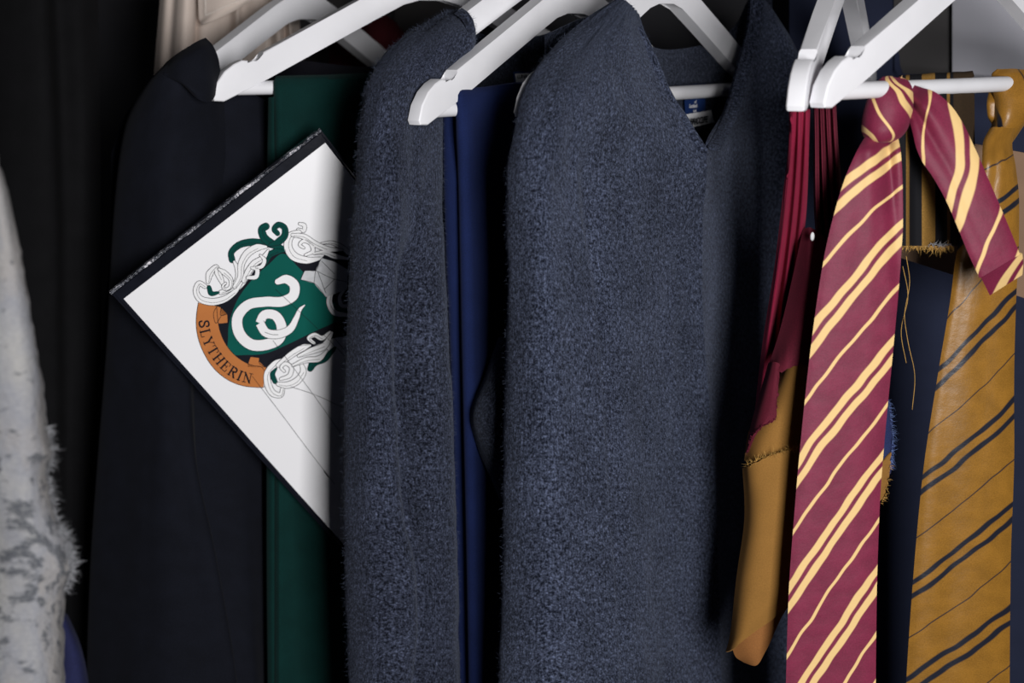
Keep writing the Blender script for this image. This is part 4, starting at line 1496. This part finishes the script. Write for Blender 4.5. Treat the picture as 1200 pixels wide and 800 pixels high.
frl = [
    [(870, 548, 1.140), (876, 546, 1.124), (906, 532, 1.114), (936, 524, 1.118), (955, 520, 1.132), (975, 518, 1.142)],
    [(872, 600, 1.140), (879, 600, 1.124), (906, 600, 1.112), (932, 600, 1.118), (955, 600, 1.134), (975, 600, 1.146)],
    [(864, 680, 1.142), (871, 680, 1.126), (900, 680, 1.114), (926, 680, 1.120), (948, 676, 1.136), (965, 670, 1.148)],
    [(857, 745, 1.144), (862, 744, 1.128), (886, 728, 1.116), (910, 712, 1.122), (930, 698, 1.136), (945, 690, 1.148)],
    [(852, 764, 1.144), (856, 762, 1.130), (880, 744, 1.118), (905, 726, 1.123), (925, 708, 1.136), (938, 698, 1.148)],
]
_, Wlow = cloth('ochre_patch', frl, M['ochre'], FL, 60, 70, 0.003, 25, 8, 115, 0.0014, [('T', 3, .2)])
frt = [
    [(856, 752, 1.140), (872, 740, 1.130), (893, 724, 1.128), (913, 706, 1.134), (928, 692, 1.144)],
    [(862, 770, 1.142), (878, 764, 1.132), (896, 750, 1.130), (912, 728, 1.136), (926, 708, 1.146)],
    [(872, 777, 1.144), (886, 780, 1.136), (898, 762, 1.134), (910, 736, 1.140), (922, 712, 1.150)],
]
cloth('turned_corner', frt, M['ochre_dark'], FL, 30, 20, 0.001, 30, 20, 117, 0.0012)
frn = [
    [(990, 430, 1.127), (1020, 440, 1.124), (1041, 468, 1.128), (1044, 472, 1.132)],
    [(990, 500, 1.127), (1018, 505, 1.122), (1043, 510, 1.127), (1047, 512, 1.132)],
    [(988, 560, 1.127), (1014, 560, 1.122), (1036, 556, 1.127), (1046, 545, 1.132)],
    [(988, 600, 1.127), (1008, 596, 1.123), (1026, 586, 1.127), (1034, 570, 1.132)],
]
cloth('blue_patch', frn, M['denim'], FL, 40, 50, 0.002, 40, 20, 119, 0.0014, [('R', 3, .2)])
frn2 = [
    [(990, 545, 1.122), (1018, 545, 1.119), (1036, 540, 1.122), (1045, 530, 1.126)],
    [(990, 575, 1.122), (1014, 572, 1.118), (1032, 568, 1.122), (1042, 560, 1.126)],
    [(990, 592, 1.122), (1010, 592, 1.119), (1026, 590, 1.122), (1036, 584, 1.126)],
]
cloth('ochre_patch', frn2, M['ochre'], FL, 30, 24, 0.001, 40, 20, 121, 0.0014, [('R', 2, .2)])


def fray(name, pts, n, length, mat, parent, direction, width=.0003, spread=.6):
    p = np.array(pts)
    t = rng.random(n) * (len(p) - 1)
    i = np.minimum(t.astype(int), len(p) - 2)
    f = (t - i)[:, None]
    q = p[i] * (1 - f) + p[i + 1] * f
    return strands(name, q, np.array(direction) + rng.normal(size=(n, 3)) * spread, length, width, mat, parent, .9)


fray('frayed_threads', [P(874, 545, 1.124), P(906, 532, 1.112), P(938, 523, 1.116)], 170, .007, M['gold_thread'], FL, (0, -.5, .4))
fray('frayed_threads', [P(1041, 468, 1.127), P(1046, 512, 1.127), P(1043, 548, 1.126)], 150, .006, M['blue_thread'], FL, (1, -.2, -.3))
fray('frayed_threads', [P(1043, 545, 1.124), P(1038, 578, 1.124), P(1032, 590, 1.124)], 60, .004, M['gold_thread'], FL, (1, -.2, -.3))
fray('frayed_threads', [P(912, 436, 1.117), P(910, 488, 1.116), P(880, 508, 1.118), P(874, 532, 1.126)], 90, .004, M['maroon_dark'], FL, (.6, -.4, -.6))
# small white clip holding its top
bm = bmesh.new()
bmesh.ops.create_uvsphere(bm, u_segments=16, v_segments=10, radius=0.0022)
for v in bm.verts:
    v.co = Vector(P(952, 277, 1.112)) + Vector((v.co.x * 0.8, v.co.y * .8, v.co.z * 1.6))
bm_obj('clip', bm, M['tag_white'], FL, True)

# ------------------------------------------------------------------ striped scarf, cardboard, navy coat
SC = empty('striped_scarf', 'black scarf with gold stripes and fringed hem behind the burgundy tie', 'scarf')
pxs = [1054, 1062, 1072, 1084, 1096, 1106, 1116, 1128, 1140]
pr = [.006, -.001, .004, -.003, .003, -.002, .003, .000, .005]
rows = []
for y, off, pf in ((280, .020, .5), (120, .016, .2), (100, .012, 0), (90, .007, 0), (87.5, 0, 0), (91, -.009, 0), (103, -.0125, .3), (140, -.0135, 1), (200, -.0135, 1.2), (288, -.0125, 1.2)):
    rows.append([(p, y - (p - 1054) * (.05 if y < 150 else 0), bar_at(H6, p) + off + q * pf, p) for p, q in zip(pxs, pr)])
cloth('scarf_body', rows, M['scarf'], SC, 70, 130, 0.001, 40, 6, 131, 0.0016)
Yh = bar_at(H6, 1090) - .016
fray('fringe', [P(1056, 286, Yh), P(1090, 288, Yh), P(1116, 288, Yh)], 240, .0075, M['gold_thread'], SC, (0, -.2, -.9), .0004)
fray('fringe', [P(1070, 284, Yh), P(1100, 286, Yh), P(1112, 286, Yh)], 150, .005, M['grey_thread'], SC, (0, -.4, -.3), .0005)
for k, pts in enumerate(([(1062, 300), (1066, 330), (1060, 370), (1064, 400), (1072, 440), (1069, 480)], [(1058, 312), (1064, 345), (1056, 390), (1062, 425)])):
    tube('loose_thread', [P(a, b, Yh - .004 + .004 * math.sin(b)) for a, b in pts], 0.00025, M['gold_thread'], SC, 6, 6)

cb = board('cardboard_sheet', [P(1038, 150, 1.30), P(1240, 186, 1.26), P(1240, 362, 1.26), P(1046, 299, 1.30)], M['cardboard'], 0.003)
tag(cb, 'brown cardboard sheet behind the black and gold scarf', 'cardboard')

nvr = [
    [(925, -40, 1.515), (985, -40, 1.500), (1046, -40, 1.500), (1046.5, 40, 1.500), (1047, 84, 1.497), (1080, 88, 1.495), (1150, 92, 1.490), (1260, 96, 1.485)],
    [(925, 140, 1.515), (985, 140, 1.500), (1040, 140, 1.500), (1060, 140, 1.500), (1080, 140, 1.497), (1110, 140, 1.495), (1160, 140, 1.490), (1260, 140, 1.485)],
    [(925, 300, 1.515), (980, 300, 1.495), (1030, 300, 1.485), (1060, 300, 1.485), (1090, 300, 1.483), (1120, 300, 1.483), (1170, 300, 1.475), (1260, 300, 1.475)],
    [(925, 600, 1.515), (980, 600, 1.485), (1030, 600, 1.470), (1060, 600, 1.467), (1090, 600, 1.467), (1120, 600, 1.467), (1170, 600, 1.460), (1260, 600, 1.455)],
    [(925, 1000, 1.515), (980, 1000, 1.485), (1030, 1000, 1.465), (1060, 1000, 1.463), (1090, 1000, 1.463), (1120, 1000, 1.463), (1170, 1000, 1.455), (1260, 1000, 1.450)],
]
nv_o, _ = cloth('navy_coat', nvr, M['navy'], None, 70, 90, 0.0, thick=0.003, mono_u=True)
tag(nv_o, 'plain navy coat hanging behind the neckties', 'coat')

# ------------------------------------------------------------------ beige shirt, dark red and charcoal garments behind
SH = empty('shirt', 'beige cotton shirt with a stitched pocket flap behind the black robe', 'shirt')
bx = [184, 192, 200, 208, 216, 224, 230, 236, 252, 270, 279, 284, 300, 318, 327, 334, 340, 347, 352]
bd = [.03, .012, .010, -.004, -.010, -.004, .008, .002, .004, .008, -.002, .004, .004, .006, -.006, .010, -.006, .012, .03]
rows = []
for y, sx, s in ((-60, .9, .8), (-10, .95, 1), (40, 1.0, 1), (90, 1.05, 1.1), (160, 1.1, 1.0), (300, 1.12, .8), (700, 1.14, .8)):
    rows.append([(268 + (p - 268) * sx, y, 1.535 + d * s) for p, d in zip(bx, bd)])
cloth('shirt_body', rows, M['beige'], SH, 110, 70, 0.003, 20, 4, 141, 0.0015)
fp = [
    [(231, -30, 1.520), (255, -32, 1.514), (285, -34, 1.512), (310, -36, 1.520)],
    [(232, -5, 1.520), (255, -8, 1.511), (285, -14, 1.510), (309, -20, 1.520)],
    [(233, 20, 1.520), (252, 12, 1.510), (282, 2, 1.510), (305, -8, 1.520)],
    [(234, 26, 1.522), (238, 28, 1.512), (272, 14, 1.511), (302, -3, 1.520)],
]
fl_o, _ = cloth('pocket_flap', fp, M['beige'], SH, 40, 30, 0, thick=0.002)


def stitches(name, a, b, n, mat, parent):
    bm = bmesh.new()
    a, b = np.array(a), np.array(b)
    d = (b - a)
    ln = np.linalg.norm(d)
    d /= ln
    up = np.cross(d, [0, 1, 0])
    up /= np.linalg.norm(up)
    for k in range(n):
        p = a + d * ln * (k + .2) / n
        q = a + d * ln * (k + .8) / n
        vs = [bm.verts.new(v) for v in (p - up * .0004, q - up * .0004, q + up * .0004, p + up * .0004)]
        bm.faces.new(vs)
    o = bm_obj(name, bm, mat, parent)
    return o


stitches('stitching', P(241, 18, 1.505), P(300, -9, 1.505), 26, M['cream_thread'], fl_o)
stitches('stitching', P(240, -25, 1.505), P(241, 18, 1.505), 16, M['cream_thread'], fl_o)
stitches('stitching', P(292, 20, 1.518), P(288, 70, 1.518), 16, M['cream_thread'], SH)
stitches('stitching', P(316, 20, 1.518), P(311, 66, 1.518), 16, M['cream_thread'], SH)

rows = [[(388, 20, 1.730), (396, 24, 1.715), (410, 18, 1.705), (420, 14, 1.720), (432, 12, 1.705), (446, 14, 1.700), (460, 24, 1.710), (474, 36, 1.730)],
        [(386, 60, 1.730), (396, 60, 1.710), (408, 60, 1.700), (420, 60, 1.720), (434, 60, 1.700), (450, 60, 1.695), (466, 60, 1.710), (486, 66, 1.730)],
        [(384, 300, 1.730), (396, 300, 1.710), (408, 300, 1.700), (420, 300, 1.720), (434, 300, 1.700), (452, 300, 1.695), (470, 300, 1.710), (496, 300, 1.730)],
        [(380, 900, 1.730), (396, 900, 1.710), (408, 900, 1.700), (420, 900, 1.720), (434, 900, 1.700), (454, 900, 1.695), (474, 900, 1.710), (500, 900, 1.730)]]
o, _ = cloth('blouse', rows, M['dark_red'], None, 50, 60, 0.003, 30, 5, 151, 0.002)
tag(o, 'dark red garment deep in shadow behind the green cloth', 'garment')
rows = [[(300, 76, 1.50), (340, 70, 1.47), (380, 74, 1.46), (430, 78, 1.46), (480, 70, 1.47), (520, 60, 1.49)],
        [(300, 200, 1.50), (340, 200, 1.46), (380, 200, 1.45), (430, 200, 1.45), (480, 200, 1.46), (520, 200, 1.49)],
        [(300, 1000, 1.50), (340, 1000, 1.46), (380, 1000, 1.45), (430, 1000, 1.45), (480, 1000, 1.46), (520, 1000, 1.49)]]
o, _ = cloth('trousers', rows, M['black_lining'], None, 50, 50, 0.002, 20, 4, 161, 0.002)
tag(o, 'black garment in shadow behind the green cloth, in front of the dark red one', 'garment')

rows = [[(-60, -60, 1.490), (-20, -60, 1.460), (20, -60, 1.440), (52, -60, 1.445), (62, -60, 1.470), (90, -60, 1.475), (112, -60, 1.500)],
        [(-60, 100, 1.490), (-20, 100, 1.460), (20, 100, 1.440), (60, 100, 1.445), (70, 100, 1.470), (96, 100, 1.475), (116, 100, 1.500)],
        [(-60, 300, 1.490), (-20, 300, 1.460), (20, 300, 1.442), (66, 300, 1.450), (76, 300, 1.470), (100, 300, 1.480), (118, 300, 1.500)],
        [(-60, 1000, 1.490), (-20, 1000, 1.460), (20, 1000, 1.445), (66, 1000, 1.455), (78, 1000, 1.470), (100, 1000, 1.480), (118, 1000, 1.500)]]
o, _ = cloth('coat', rows, M['charcoal'], None, 50, 60, 0.003, 14, 3, 171, 0.002)
tag(o, 'charcoal coat deep in shadow behind the torn pale grey cloth', 'coat')

# ------------------------------------------------------------------ torn pale grey cloth hanging closest to the camera
sil = [(-450, -80), (-270, -60), (-160, -48), (-60, -30), (60, -8), (170, 1), (210, 11), (300, 28), (360, 38), (430, 50), (500, 56), (528, 61), (556, 56), (600, 64), (640, 78), (668, 84), (690, 76), (720, 74), (800, 75), (930, 76)]
rows = []
for y, x in sil:
    rows.append([(-190, y, .905), (-130, y, .86), (-80, y, .84), (-40, y, .850), (x * .35 - 16, y, .835), (x * .72 - 6, y, .838), (x - 4, y, .855), (x, y + 1, .878)])
RG = empty('torn_cloth', 'pale grey torn cloth with ragged stained edge, out of focus', 'cloth')
_, Wg = cloth('rag_body', rows, M['rag'], RG, 70, 190, 0.006, 20, 8, 181, 0.002, [('R', 4, .05)])
edge = [P(x - 1, y, .862) for y, x in sil if y > 470]
fray('frayed_threads', edge[:-3], 420, .008, M['grey_thread'], RG, (.8, -.2, -.1), .0004)
fray('frayed_threads', [P(66, 615, .86), P(74, 640, .86), P(80, 665, .86)], 260, .010, M['grey_thread'], RG, (.8, -.4, 0.1), .0005)
rows = [[(30, 690, .90), (60, 700, .895), (74, 715, .90), (78, 722, .91)], [(30, 750, .90), (66, 750, .89), (86, 752, .895), (91, 756, .91)], [(30, 810, .90), (70, 810, .89), (98, 808, .895), (104, 812, .91)], [(30, 930, .90), (70, 930, .89), (110, 930, .895), (116, 930, .91)]]
cloth('blue_lining', rows, M['lining'], RG, 24, 30, 0.003, 40, 14, 191, 0.002)

# ------------------------------------------------------------------ light
w = bpy.data.worlds.new('world')
scene.world = w
w.use_nodes = True
w.node_tree.nodes['Background'].inputs[0].default_value = (0.35, 0.42, 0.7, 1)
w.node_tree.nodes['Background'].inputs[1].default_value = 0.012


def area(name, loc, target, sx, sy, power, color):
    ld = bpy.data.lights.new(name, 'AREA')
    ld.shape = 'RECTANGLE'
    ld.size, ld.size_y = sx, sy
    ld.energy = power
    ld.color = color
    o = bpy.data.objects.new(name, ld)
    COL.objects.link(o)
    o.location = loc
    o.rotation_euler = (Vector(target) - Vector(loc)).to_track_quat('-Z', 'Y').to_euler()
    return o


area('softbox_light', (0.40, -0.5, 1.66), (0.02, 1.2, 1.42), 0.36, 0.6, 36, (1.0, 0.985, 0.985))

scene.view_settings.view_transform = 'Standard'
scene.view_settings.look = 'None'
scene.view_settings.exposure = 0
scene.view_settings.gamma = 1
scene.cycles.use_denoising = True
